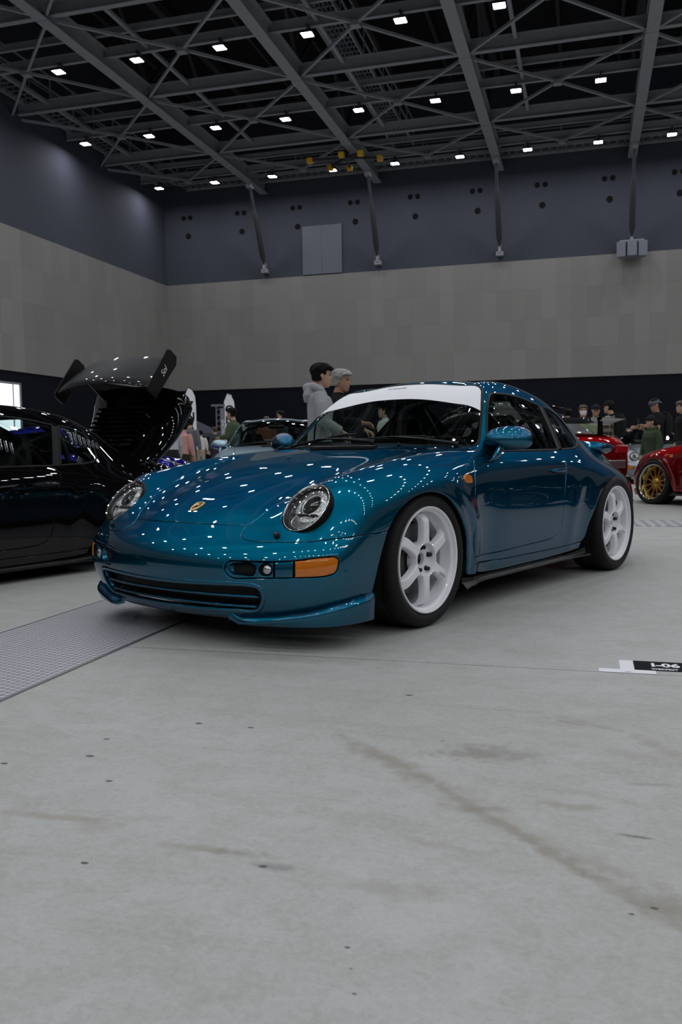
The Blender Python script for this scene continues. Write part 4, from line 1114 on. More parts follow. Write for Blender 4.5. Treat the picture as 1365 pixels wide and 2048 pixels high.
def concrete():
    m,nt,out=new_mat('concrete_floor'); L,n,mth,mix,noise,ramp=nodes(nt)
    b=nt.nodes.new('ShaderNodeBsdfPrincipled'); L(b.outputs[0],out.inputs[0])
    tc=n('ShaderNodeTexCoord'); P=tc.outputs['Object']
    sep=n('ShaderNodeSeparateXYZ'); L(P,sep.inputs[0])
    big=noise(P,.9,6,.6,.4); mid=noise(P,5.5,6,.65,.6); fine=noise(P,60,4,.6)
    mp=n('ShaderNodeMapping'); mp.inputs['Scale'].default_value=(2.2,9,1); mp.inputs['Rotation'].default_value=(0,0,.25); L(P,mp.inputs[0]); streak=noise(mp.outputs[0],1.0,6,.7,.5)
    c=mix(ramp(big,[(.3,0.0),(.72,1.0)]),(.385,.383,.365),(.460,.462,.455))
    c=mix(mth('MULTIPLY',ramp(mid,[(.40,0.0),(.64,1.0)]),.55),c,(.345,.340,.318))
    m3=noise(P,19,7,.72,.8); c=mix(mth('MULTIPLY',ramp(m3,[(.50,0.0),(.70,1.0)]),.50),c,(.300,.292,.270)); c=mix(mth('MULTIPLY',ramp(m3,[(.28,1.0),(.42,0.0)]),.40),c,(.50,.50,.49))
    c=mix(mth('MULTIPLY',ramp(streak,[(.52,0.0),(.72,1.0)]),.50),c,(.30,.288,.26))
    mp2=n('ShaderNodeMapping'); mp2.inputs['Scale'].default_value=(26,95,1); mp2.inputs['Rotation'].default_value=(0,0,-.12); L(P,mp2.inputs[0]); s2=noise(mp2.outputs[0],1.0,5,.65,.3)
    c=mix(mth('MULTIPLY',ramp(s2,[(.58,0.0),(.74,1.0)]),.42),c,(.25,.243,.225))
    c=mix(mth('MULTIPLY',ramp(fine,[(.40,0.0),(.7,1.0)]),.40),c,(.50,.50,.49)); c=mix(mth('MULTIPLY',ramp(noise(P,150,3,.6),[(.52,0.0),(.70,1.0)]),.35),c,(.27,.265,.25))
    # brown and dark stains: (a, b, half length, half width, angle, colour, strength, ragged)
    ST=[(20.36,38.62,.13,.060,.0,(.17,.16,.135),.55),(20.30,38.64,.10,.035,.1,(.20,.18,.14),.45),(20.10,38.75,.21,.035,-.70,(.25,.225,.18),.65),(20.06,38.70,.20,.022,-.70,(.25,.225,.18),.4),
        (20.44,39.08,.30,.020,-.80,(.24,.22,.18),.8),(20.30,38.93,.30,.045,-.78,(.28,.26,.22),.5),(20.80,39.38,.14,.05,-.7,(.24,.215,.17),.7),(20.62,39.20,.12,.03,-.5,(.28,.26,.22),.5),(20.36,38.99,.08,.022,.1,(.23,.20,.16),.5),(20.565,38.928,.09,.022,-.05,(.23,.20,.155),.55),(20.70,39.33,.16,.03,-.80,(.24,.22,.18),.5),
        (19.42,39.268,.17,.016,.05,(.27,.24,.185),.6),(19.55,39.29,.05,.03,.3,(.28,.25,.20),.4),(19.82,39.33,.13,.015,.05,(.26,.235,.19),.6),(19.90,39.335,.07,.012,.05,(.18,.17,.15),.5),(20.0,39.37,.05,.016,.0,(.12,.12,.12),.55),
        (20.24,39.40,.10,.03,.05,(.28,.26,.23),.5),(20.61,38.30,.09,.020,-.5,(.26,.24,.20),.55),(20.80,38.48,.11,.028,-1.0,(.26,.235,.19),.55),(20.72,38.55,.13,.03,-.3,(.28,.26,.22),.4),
        (20.694,39.056,.036,.007,-.1,(.05,.05,.05),.9),(20.55,38.30,.07,.006,-.45,(.2,.18,.15),.6),(20.50,38.42,.18,.03,.0,(.36,.34,.30),.4),(20.38,38.22,.14,.012,.0,(.30,.28,.24),.5),
        (20.63,38.85,.10,.02,-.3,(.28,.26,.22),.4),(20.75,38.75,.05,.01,.2,(.18,.17,.15),.5),(20.95,39.25,.12,.03,-.5,(.24,.22,.18),.5),(20.32,39.2,.10,.014,-.2,(.3,.28,.25),.5)]
    wob=n('ShaderNodeTexNoise'); wob.inputs['Scale'].default_value=22; wob.inputs['Detail'].default_value=6; L(P,wob.inputs['Vector'])
    for (a,bb,hl,hw,an,col,st) in ST:
        x=mth('SUBTRACT',sep.outputs[0],a); y=mth('ADD',sep.outputs[1],bb)
        ca,sa=math.cos(an),math.sin(an)
        u=mth('DIVIDE',mth('ADD',mth('MULTIPLY',x,ca),mth('MULTIPLY',y,sa)),hl); v=mth('DIVIDE',mth('SUBTRACT',mth('MULTIPLY',y,ca),mth('MULTIPLY',x,sa)),hw)
        r=mth('SQRT',mth('ADD',mth('MULTIPLY',u,u),mth('MULTIPLY',v,v)))
        r=mth('ADD',r,mth('MULTIPLY',mth('SUBTRACT',wob.outputs[0],.5),2.6))
        k=mth('MULTIPLY',mth('SUBTRACT',1.35,r,True),st*.85,True)
        c=mix(k,c,col)
    # small dark specks
    for (a,bb,r0) in ((19.465,38.562,.016),(19.634,38.562,.010),(19.262,38.756,.011),(19.293,38.893,.015),(19.44,39.042,.013),(19.097,38.998,.012),(19.624,39.447,.009),(19.98,39.373,.012),(20.21,38.55,.006),(20.03,38.12,.016),(20.262,39.721,.006),(20.219,39.604,.005),(20.24,39.66,.004),(20.72,39.35,.007),(20.68,39.38,.006)):
        x=mth('SUBTRACT',sep.outputs[0],a); y=mth('MULTIPLY',mth('ADD',sep.outputs[1],bb),1.8)
        r=mth('ADD',mth('DIVIDE',mth('SQRT',mth('ADD',mth('MULTIPLY',x,x),mth('MULTIPLY',y,y))),r0),mth('MULTIPLY',mth('SUBTRACT',wob.outputs[0],.5),1.6))
        c=mix(mth('MULTIPLY',mth('SUBTRACT',1.1,r,True),2.2,True),c,(.07,.068,.065))
    vo=n('ShaderNodeTexVoronoi'); vo.inputs['Scale'].default_value=2.6; L(P,vo.inputs['Vector'])
    gate=ramp(noise(P,.7,2),[(.5,0.0),(.62,1.0)])
    c=mix(mth('MULTIPLY',mth('MULTIPLY',mth('SUBTRACT',.030,vo.outputs['Distance'],True),60,True),gate),c,(.16,.155,.145))
    # sawn joint
    jd=mth('ABSOLUTE',mth('ADD',sep.outputs[1],37.667)); jm=mth('LESS_THAN',mth('ADD',jd,mth('MULTIPLY',mth('SUBTRACT',fine,.5),.004)),.0024)
    c=mix(jm,c,(.07,.068,.062))
    L(c,b.inputs['Base Color'])
    rr=mth('ADD',mth('MULTIPLY',mid,.22),.40); L(rr,b.inputs['Roughness']); b.inputs['Specular IOR Level'].default_value=.45
    bp=n('ShaderNodeBump'); bp.inputs['Strength'].default_value=.12; bp.inputs['Distance'].default_value=.004; L(mth('ADD',fine,mth('MULTIPLY',mid,1.5)),bp.inputs['Height']); L(bp.outputs[0],b.inputs['Normal'])
    return m
def chequer(cell=(.034,.024),rot=-.62):
    m,nt,out=new_mat('tread_plate'); L,n,mth,mix,noise,ramp=nodes(nt)
    b=nt.nodes.new('ShaderNodeBsdfPrincipled'); L(b.outputs[0],out.inputs[0])
    tc=n('ShaderNodeTexCoord'); mp=n('ShaderNodeMapping'); mp.inputs['Rotation'].default_value=(0,0,rot); L(tc.outputs['Object'],mp.inputs[0])
    sep=n('ShaderNodeSeparateXYZ'); L(mp.outputs[0],sep.inputs[0])
    v=mth('DIVIDE',sep.outputs[1],cell[1]); row=mth('FLOOR',v); fv=mth('SUBTRACT',mth('FRACT',v),.5)
    u=mth('ADD',mth('DIVIDE',sep.outputs[0],cell[0]),mth('MULTIPLY',mth('MODULO',mth('ABSOLUTE',row),2),.5)); fu=mth('SUBTRACT',mth('FRACT',u),.5)
    e=mth('SQRT',mth('ADD',mth('POWER',mth('DIVIDE',mth('ABSOLUTE',fu),.42),2),mth('POWER',mth('DIVIDE',mth('ABSOLUTE',fv),.20),2)))
    h=mth('SUBTRACT',1,mth('MULTIPLY',e,e),True)
    c=mix(mth('MULTIPLY',h,1.4,True),(.30,.30,.33),(.97,.97,1.0)); L(c,b.inputs['Base Color'])
    b.inputs['Metallic'].default_value=.25; b.inputs['Roughness'].default_value=.40
    bp=n('ShaderNodeBump'); bp.inputs['Strength'].default_value=.8; bp.inputs['Distance'].default_value=.003; L(h,bp.inputs['Height']); L(bp.outputs[0],b.inputs['Normal'])
    return m
def panel_wall():
    """acoustic panelling: tall boards in courses, slightly uneven in tone, finely perforated"""
    m,nt,out=new_mat('acoustic_panels'); L,n,mth,mix,noise,ramp=nodes(nt)
    b=nt.nodes.new('ShaderNodeBsdfPrincipled'); L(b.outputs[0],out.inputs[0])
    tc=n('ShaderNodeTexCoord'); sep=n('ShaderNodeSeparateXYZ'); L(tc.outputs['Object'],sep.inputs[0])
    hz=mth('ADD',sep.outputs[0],mth('MULTIPLY',sep.outputs[1],1.0))
    cu=mth('DIVIDE',hz,.665); cv=mth('DIVIDE',mth('SUBTRACT',sep.outputs[2],3.92),1.335)
    cmb=n('ShaderNodeCombineXYZ'); L(mth('FLOOR',cu),cmb.inputs[0]); L(mth('FLOOR',cv),cmb.inputs[1])
    wn=n('ShaderNodeTexWhiteNoise'); L(cmb.outputs[0],wn.inputs[0])
    c2=n('ShaderNodeCombineXYZ'); L(mth('FLOOR',mth('DIVIDE',cu,3)),c2.inputs[0]); w2=n('ShaderNodeTexWhiteNoise'); L(c2.outputs[0],w2.inputs[0])
    c=mix(mth('ADD',mth('MULTIPLY',wn.outputs[0],.55),mth('MULTIPLY',w2.outputs[0],.45)),(.225,.214,.204),(.292,.278,.264))
    mp=n('ShaderNodeMapping'); mp.inputs['Scale'].default_value=(30,30,3); L(tc.outputs['Object'],mp.inputs[0])
    g=noise(mp.outputs[0],1,4,.6); c=mix(mth('MULTIPLY',g,.30),c,(.19,.18,.172))
    fu=mth('ABSOLUTE',mth('SUBTRACT',mth('FRACT',cu),.5)); fv=mth('ABSOLUTE',mth('SUBTRACT',mth('FRACT',cv),.5))
    c=mix(mth('MULTIPLY',mth('MAXIMUM',mth('GREATER_THAN',fu,.488),mth('GREATER_THAN',fv,.492)),.30),c,(.13,.125,.12))
    L(c,b.inputs['Base Color']); b.inputs['Roughness'].default_value=.6; b.inputs['Specular IOR Level'].default_value=.2
    return m
M['concrete']=concrete(); M['tread']=chequer(); M['tread2']=chequer((.16,.07),-.9); M['panels']=panel_wall()
M['navy_wall']=pbr('navy_wall',(.066,.070,.094),.75,noise=.06,nscale=2,spec=.25)
M['dado']=pbr('dark_dado',(.0065,.007,.0115),.7,noise=.1,nscale=1,spec=.15)
M['roof_dark']=pbr('roof_deck',(.016,.017,.02),.9,spec=.1)
M['beam']=pbr('painted_steel',(.27,.278,.30),.5,.0,noise=.12,nscale=3,spec=.3)
M['beam_dark']=pbr('dark_steel',(.045,.046,.05),.6,spec=.3)
M['grate']=pbr('galvanised_grating',(.16,.17,.18),.5,.3)
M['door_grey']=pbr('grey_door_paint',(.135,.14,.175),.6)
M['hole']=pbr('hole_black',(.002,.002,.002),.95)
M['speaker_grey']=pbr('speaker_grey',(.19,.20,.24),.55)
M['yellow']=pbr('safety_yellow',(.75,.42,.02),.5)
LAMP_E=150.0
M['led']=pbr('led_panel',(1,1,1),.4,emit=(.93,.96,1.0),emit_s=LAMP_E)
M['daylight']=pbr('bright_pane',(1,1,1),.4,emit=(.80,.87,1.0),emit_s=1.6)
# floor, roof, walls
mb=MB(); mb.add([(-.3,.3,0),(LA+.3,.3,0),(LA+.3,-LB-.3,0),(-.3,-LB-.3,0),(-.3,.3,-.3),(LA+.3,.3,-.3),(LA+.3,-LB-.3,-.3),(-.3,-LB-.3,-.3)],[(0,3,2,1),(4,5,6,7),(0,1,5,4),(1,2,6,5),(2,3,7,6),(3,0,4,7)])
rb(mb,'floor',M['concrete'],label='grey stained concrete hall floor')
mb=MB(); mb.box(-.3,-LB-.3,HZ,LA+.3,.3,HZ+.3)
rb(mb,'ceiling',M['roof_dark'],label='dark roof deck high above the steelwork')
def wall(name,axis,at,length,sgn,label):
    mb=MB()
    for z0,z1,mi,o in ((0,3.92,0,.05),(3.92,9.26,1,0),(9.26,HZ,2,.06)):
        if axis=='a': mb.box(-.3 if name=='wall_back' else -.3,min(at+sgn*o,at+sgn*.35),z0,length+.3,max(at+sgn*o,at+sgn*.35),z1,mi)
        else: mb.box(min(at+sgn*o,at+sgn*.35),-length-.3,z0,max(at+sgn*o,at+sgn*.35),.3,z1,mi)
    return rb(mb,name,[M['dado'],M['panels'],M['navy_wall']],label=label)
wall('wall_back','a',0,LA,1,'far hall wall of dark dado, grey panels and navy top')
wall('wall_left','b',0,LB,-1,'left hall wall washed by the roof lamps')
wall('wall_right','b',LA,LB,1,'right hall wall out of sight')
wall('wall_front','a',-LB,LA,-1,'hall wall behind the viewer')
# purlins under the deck
for i in range(22):
    mb=MB(); a=-.0+2.4*i; mb.box(a+.2,-LB,HZ-.30,a+.34,0,HZ-.05)
    rb(mb,'trim_%d'%(i+1),M['beam_dark'],label='dark roof purlin')
# main girders running to the viewer
GA=[5.40+5.69*k for k in range(9)]; GB=[5.66+6.11*k for k in range(11)]; NBs=[2.45+6.16*k for k in range(11)]; NA=[2.50+5.69*k for k in range(9)]
ORD=['first','second','third','fourth','fifth','sixth','seventh','eighth','ninth','tenth','eleventh','twelfth','thirteenth','fourteenth','fifteenth','sixteenth','seventeenth','eighteenth']
for k,a in enumerate(GA):
    mb=MB(); mb.box(a-.19,-LB,13.30,a+.19,-.05,13.34); mb.box(a-.03,-LB,13.34,a+.03,-.05,13.85); mb.box(a-.19,-LB,13.85,a+.19,-.05,13.89)
    for b in GB:
        if b<LB-1: mb.box(a-.20,-b-.25,13.285,a+.20,-b+.25,13.30)
    rb(mb,'roof_girder',M['beam'],label='%s grey roof girder from the left wall, running towards the viewer'%ORD[k],cat='girder',group='main roof girders')
    # upper chord and web above
    mb=MB(); mb.box(a-.14,-LB,16.9,a+.14,-.05,17.2)
    for j,b in enumerate(GB):
        for b2 in (b-3.05,b+3.05):
            if 0<b2<LB: mb.bar((a,-b,13.9),(a,-b2,16.95),.11,.11)
    rb(mb,'upper_truss',M['beam_dark'],label='dark upper truss above the %s girder from the left wall'%ORD[k],cat='truss',group='upper roof trusses')
# beams across
for k,b in enumerate(NBs):
    if b>LB-1: continue
    mb=MB(); mb.box(0,-b-.07,13.62,LA,-b+.07,13.645); mb.box(0,-b-.012,13.645,LA,-b+.012,13.92); mb.box(0,-b-.07,13.92,LA,-b+.07,13.94)
    o=rb(mb,'lamp_beam',M['beam'],label='%s roof beam from the back wall that carries lamps'%ORD[k],cat='beam',group='cross beams with lamps')
    if b<34:
        br=MB()
        for a in NA:
            for da,db in ((-2.79,-2.95),(2.90,-2.95),(-2.79,3.1),(2.90,3.1)):
                a2=a+da; b2=b+db
                if b2<0 or a2<-.6 or a2>LA: continue
                br.bar((a,-b,13.55),(a2,-b2,13.45),.085,.085)
            br.lathe([(.22,-.03),(.22,.03)],10,Matrix.Translation((a,-b,13.52)))
            br.box(a-.14,-b-.14,13.44,a+.14,-b+.14,13.6)
        br.build('cross_bracing',M['beam'],o,smooth=False)
    mb=MB(); b3=b+.72; mb.box(0,-b3-.05,13.95,LA,-b3+.05,14.0); mb.box(0,-b3-.012,14.0,LA,-b3+.012,14.2)
    rb(mb,'service_rail',M['beam'],label='thin service rail beside the %s lamp beam from the back wall'%ORD[k],cat='rail',group='thin service rails')
for k,b in enumerate(GB):
    if b>LB-1: continue
    mb=MB(); mb.box(0,-b-.10,13.50,LA,-b+.10,13.53); mb.box(0,-b-.015,13.53,LA,-b+.015,13.9); mb.box(0,-b-.10,13.9,LA,-b+.10,13.93)
    o=rb(mb,'cross_beam',M['beam'],label='%s heavy cross beam from the back wall'%ORD[k],cat='beam',group='heavy cross beams')
    if b<34:
        br=MB()
        for a in NA: br.box(a-.06-1.2,-b-6.1,13.74,a+.06-1.2,-b,13.84)
        br.build('tie_bar',M['beam'],o,smooth=False)
# floodlights
HOUS=MB(); HOUS.box(-.19,-.19,.03,.19,.19,.09); HOUS.box(-.08,-.08,.09,.08,.08,.15); HOUS.box(-.03,-.03,.27,.03,.30,.315); HOUS.tube([(0,0,.15),(0,0,.32)],.02,6); HOUS.box(-.19,-.19,.005,.19,-.17,.05); HOUS.box(-.19,.17,.005,.19,.19,.05); HOUS.box(-.19,-.19,.005,-.17,.19,.05); HOUS.box(.17,-.19,.005,.19,.19,.05)
HM=HOUS.mesh('spotlight',smooth=False); HM.materials.append(M['beam_dark'])
LED=MB(); LED.add([(-.165,-.165,.02),(.165,-.165,.02),(.165,.165,.02),(-.165,.165,.02)],[(0,3,2,1)]); LM=LED.mesh('led',smooth=False,fix=False); LM.materials.append(M['led'])
for r,b in enumerate(NBs):
    if b>LB-2: continue
    for c in range(18):
        a=1.0+2.86*c
        if a>LA-.5: continue
        o=bpy.data.objects.new('spotlight',HM); COL.objects.link(o); p=W(a,b+(.05 if r==0 else .23),13.30); o.location=p; o.rotation_euler=(0,0,-PSI)
        tag(o,'square white spotlight, %s from the left wall in the %s row from the back wall'%(ORD[c],ORD[r]),'spotlight','square roof spotlights')
        e=bpy.data.objects.new('led_panel',LM); COL.objects.link(e); e.parent=o
# catwalks
def catwalk(a0,b0,a1,b1,z,label,w=.9):
    root=tag(room_obj(empty('catwalk')),label,'catwalk')
    d=V((a1-a0,-(b1-b0),0)); Ln=d.length; d.normalize(); n=V((-d.y,d.x,0)); s=V((a0,-b0,z))
    mb=MB(); k=int(Ln/.35)
    for i in range(k+1):
        q=s+d*(i*.35); mb.bar(q-n*w/2,q+n*w/2,.10,.03)
    for t in (-.3,0,.3): mb.bar(s+n*t*w,s+n*t*w+d*Ln,.03,.03)
    mb.build('grating',M['grate'],root,smooth=False)
    for sg in (-1,1):
        mb=MB(); mb.bar(s+n*sg*w/2,s+n*sg*w/2+d*Ln,.06,.16)
        for hz in (.5,1.0): mb.bar(s+n*sg*w/2+V((0,0,hz)),s+n*sg*w/2+d*Ln+V((0,0,hz)),.05,.05)
        for i in range(int(Ln/1.5)+1): q=s+n*sg*w/2+d*(i*1.5); mb.bar(q,q+V((0,0,1.0)),.045,.045)
        mb.build('handrail',M['beam'],root,smooth=False)
    return root
catwalk(12.75,2.0,12.75,40,14.25,'catwalk with grating running between the second and third girder')
catwalk(.75,1,.75,40,13.9,'catwalk hugging the left wall under the roof')
catwalk(1.5,1.0,50,1.0,13.75,'catwalk hugging the back wall under the roof')
# struts to the back wall
for k,a in enumerate(GA[:6]):
    root=tag(room_obj(empty('wall_strut')),'%s dark strut from the left, propping a girder off the back wall'%ORD[k],'strut','struts on the back wall')
    mb=MB(); p0=V((a,-2.0,13.25)); p1=V((a,-.22,9.75)); mb.tube([p0,p0.lerp(p1,.30)],.07,10); mb.tube([p0.lerp(p1,.30),p0.lerp(p1,.36),p0.lerp(p1,.86),p0.lerp(p1,.92)],[.07,.13,.13,.07],10); mb.tube([p0.lerp(p1,.92),p1],.06,10)
    mb.build('strut_tube',M['beam_dark'],root)
    mb=MB(); mb.box(a-.16,-.30,9.50,a+.16,.0,9.68); mb.box(a-.06,-.34,9.62,a+.06,-.02,9.95); mb.build('wall_bracket',M['beam'],root,smooth=False)
    mb=MB(); mb.box(a-.12,-2.2,13.05,a+.12,-1.8,13.3); mb.build('girder_shoe',M['beam'],root,smooth=False)
# speaker cluster on the wall, hatch, vents
root=tag(room_obj(empty('wall_speaker')),'grey boxy speaker cluster at the foot of a strut on the back wall','speaker')
a=22.47; mb=MB()
for da,yw in ((-.36,.35),(0,0),(.36,-.35)):
    fr=Matrix.Translation((a+da,-.55+abs(da)*.35,9.30))@Matrix.Rotation(-yw,4,'Z'); q=[fr@V(p) for p in ((-.2,-.28,-.33),(.2,-.28,-.33),(.2,.28,-.33),(-.2,.28,-.33),(-.2,-.28,.33),(.2,-.28,.33),(.2,.28,.33),(-.2,.28,.33))]
    mb.add(q,[(0,3,2,1),(4,5,6,7),(0,1,5,4),(1,2,6,5),(2,3,7,6),(3,0,4,7)])
bevelled(mb.build('cabinet',M['speaker_grey'],root,smooth=False),.02)
mb=MB(); mb.box(a-.5,-.5,9.6,a+.5,-.02,9.72); mb.build('mount',M['beam'],root,smooth=False)
mb=MB(); mb.box(7.30,-.035,9.30,9.28,.10,11.60); mb.box(8.275,-.045,9.32,8.285,-.03,11.58)
o=rb(mb,'door_1',M['door_grey'],label='pale grey double hatch high on the back wall')
vents=[]
for k in range(9):
    a=1.05+2.9*k
    for da,z,r in ((-.33,12.55,.10),(.02,12.55,.10),(-.10,11.65,.12)):
        o=MB().lathe([(r+.015,0),(r+.015,.03),(r,.035),(r-.01,.02),(0.001,.018)],20,Matrix.Translation((a+da+.3,.06,z))@Matrix.Rotation(PI/2,4,'X'),0).build('wall_vent',M['hole'],None); room_obj(o)
        tag(o,'black %s on the back wall, %s group from the left'%({-.33:'upper left vent hole',.02:'upper right vent hole',-.10:'lower single vent hole'}[da],ORD[k]),'vent','round vents on the back wall')
# bright pane low on the left wall
mb=MB(); mb.box(-.02,-16.2,.1,.02,-12.45,3.42); mb.box(-.03,-12.85,.1,.04,-12.80,3.42,1); mb.box(-.03,-16.3,3.42,.05,-12.35,3.50,1); mb.box(-.03,-12.45,0,.05,-12.35,3.5,1)
rb(mb,'window_1',[M['daylight'],M['beam']],label='bright glazed doorway low on the left wall')
# hoist frame with yellow caps
root=tag(room_obj(empty('rigging_hoist')),'black rigging frame with yellow end caps hanging under the roof','hoist')
pts=[(9.34,5.08),(10.8,5.37),(12.22,4.46),(10.69,3.64),(9.9,3.9),(11.6,5.3)]
mb=MB(); c0=V((10.8,-4.6,13.1))
for (a,b) in pts: mb.bar(c0,V((a,-b,12.98)),.09,.09)
mb.bar(c0,c0+V((0,0,.8)),.1); mb.build('frame_arms',M['beam_dark'],root,smooth=False)
for (a,b) in pts: MB().box(a-.11,-b-.11,12.86,a+.11,-b+.11,13.06).build('end_cap',M['yellow'],root,smooth=False)
# steel trench covers let into the floor
mb=MB(); mb.box(18.0,-LB,-.01,18.70,-31.62,.004); mb.box(18.0,-30.84,-.01,18.70,-.05,.004)
rb(mb,'trim_30',M['tread'],label='steel tread-plate trench cover running under the teal car')
mb=MB(); mb.box(12.0,-31.6,-.01,LA,-30.85,.005); rb(mb,'trim_31',M['tread2'],label='ribbed steel trench cover parallel to the back wall')
for a in (17.994,18.706):
    mb=MB(); mb.box(a-.005,-LB,-.01,a+.005,-.05,.0045); rb(mb,'trim_%d'%(32+(a>18.3)),M['steel'],label='steel angle along the trench cover')

# ------------------------------------------------------------------ people
def remeshed(mb, vox, smooth=6, fac=.5):
    me=mb.mesh('tmp'); o=bpy.data.objects.new('tmp',me); COL.objects.link(o)
    m=o.modifiers.new('r','REMESH'); m.mode='VOXEL'; m.voxel_size=vox; m.use_smooth_shade=True
    if smooth: s=o.modifiers.new('s','SMOOTH'); s.factor=fac; s.iterations=smooth
    dg=bpy.context.evaluated_depsgraph_get(); dg.update()
    r=bpy.data.meshes.new_from_object(o.evaluated_get(dg)); bpy.data.objects.remove(o); bpy.data.meshes.remove(me)
    r.materials.clear(); r.shade_smooth(); return r
def ell(c,rx,ry,n=18,up=None,fwd=(1,0,0),pw=1.0):
    """horizontal-ish ellipse ring round c; rx along fwd, ry across"""
    f=V(fwd); u=V(up or (0,0,1)).normalized(); s=u.cross(f).normalized(); f=s.cross(u).normalized(); q=[]
    for k in range(n):
        a=2*PI*k/n; ca,sa=math.cos(a),math.sin(a)
        q.append(V(c)+f*(rx*math.copysign(abs(ca)**pw,ca))+s*(ry*math.copysign(abs(sa)**pw,sa)))
    return q
SKIN=[pbr('skin_light',(.50,.30,.21),.5,noise=.06,nscale=30),pbr('skin_tan',(.40,.225,.145),.5,noise=.06,nscale=30)]
HAIRM={'black':pbr('hair_black',(.006,.0055,.005),.7,spec=.15,bump=.5,bscale=90),'brown':pbr('hair_brown',(.055,.028,.014),.5,bump=.6,bscale=90),'grey':pbr('hair_grey',(.30,.29,.28),.55,bump=.6,bscale=90,noise=.5,nscale=40)}
CLO={}
def cloth(c,name=None,noise=.12,rough=.85,bump=.35):
    k=tuple(c)
    if k not in CLO: CLO[k]=pbr(name or 'cloth_%d'%len(CLO),c,rough,noise=noise,nscale=14,bump=bump,bscale=26,spec=.2)
    return CLO[k]
EYE=pbr('eye_dark',(.012,.009,.008),.2); LIP=pbr('lip',(.30,.12,.10),.5); MASK=pbr('face_mask',(.72,.73,.75),.7)
def head_mesh(mb):
    """a head of 0.23 m, chin to crown, centred on the origin, facing +x"""
    n=28; rings=[]
    prof=[(-.116,.030,.022,.040),(-.108,.050,.036,.030),(-.092,.066,.048,.020),(-.070,.076,.060,.010),(-.045,.084,.068,.004),(-.018,.090,.072,.0),(.010,.094,.0745,-.004),(.038,.096,.0755,-.006),(.064,.092,.073,-.008),(.086,.078,.063,-.010),(.102,.056,.046,-.012),(.112,.028,.024,-.014)]
    for z,rx,ry,ox in prof:
        ring=[]
        for k in range(n):
            a=2*PI*k/n; ca,sa=math.cos(a),math.sin(a); x=ox+rx*ca; y=ry*sa
            front=max(0,ca)
            if ca>0:
                x-=.010*abs(sa)**2*front
                # brow, sockets, cheek, chin
                if .0<z<.03: x-=.010*math.exp(-((abs(y)-.032)/.014)**2)*front
                if .03<z<.05: x+=.004*front
                if -.05<z<-.02: x+=.004*math.exp(-((abs(y)-.042)/.018)**2)
            ring.append(V((x,y,z)))
        rings.append(ring)
    mb.loft(rings)
    # nose, ears, lips
    mb.loft([[V((.084+d,y*w,z)) for d,y in ((-.012,-1),(0.0+h,-.55),(h+.006,0),(h,.55),(-.012,1))] for z,w,h in ((.022,.008,.002),(.004,.010,.008),(-.012,.013,.016),(-.024,.017,.020),(-.032,.015,.008),(-.036,.010,-.004))])
    for s in (1,-1):
        mb.loft([[V((-.006+.020*math.cos(b)*k,s*(.072+y),-.002+.032*math.sin(b)*k)) for b in [2*PI*j/12 for j in range(12)]] for y,k in ((-.012,.8),(.004,.9),(.010,1.0),(.013,.7))])
    mb.loft([ell((.080,0,-.066),.012,.024,12),ell((.083,0,-.058),.012,.026,12),ell((.078,0,-.050),.012,.022,12)])
def hand(mb,w,d,side,grip=.5,s=1):
    """palm and five fingers from the wrist w along d"""
    d=V(d).normalized(); up=V((0,0,1)) if abs(d.z)<.9 else V((1,0,0)); sd=d.cross(up).normalized(); nm=sd.cross(d).normalized()
    P=lambda a,b,c: w+d*(a*s)+sd*(b*s)+nm*(c*s)
    mb.loft([[P(a,b*k,c*t) for b,c in ((-1,-.6),(-.6,-1),(.6,-1),(1,-.6),(1,.6),(.6,1),(-.6,1),(-1,.6))] for a,k,t in ((-.02,.026,.020),(.02,.034,.017),(.06,.042,.015),(.088,.040,.012))])
    for b,l,a0 in ((-.030,.062,.086),(-.010,.076,.090),(.010,.080,.090),(.030,.070,.086)):
        g=grip*1.2; p=[P(a0-.01,b,0)]; an=0; q=p[0]
        for i,fr in enumerate((.45,.32,.23)):
            an+=g*.75; q=q+d*(l*fr*math.cos(an)*s)-nm*(l*fr*math.sin(an)*s); p.append(q)
        mb.tube(p,[.0088*s,.0086*s,.0078*s,.0062*s],7)
    t=[P(.018,side*.030,0),P(.045,side*.052,-.012),P(.070,side*.054,-.030),P(.085,side*.046,-.045)]
    mb.tube(t,[.012*s,.0105*s,.0095*s,.007*s],7)
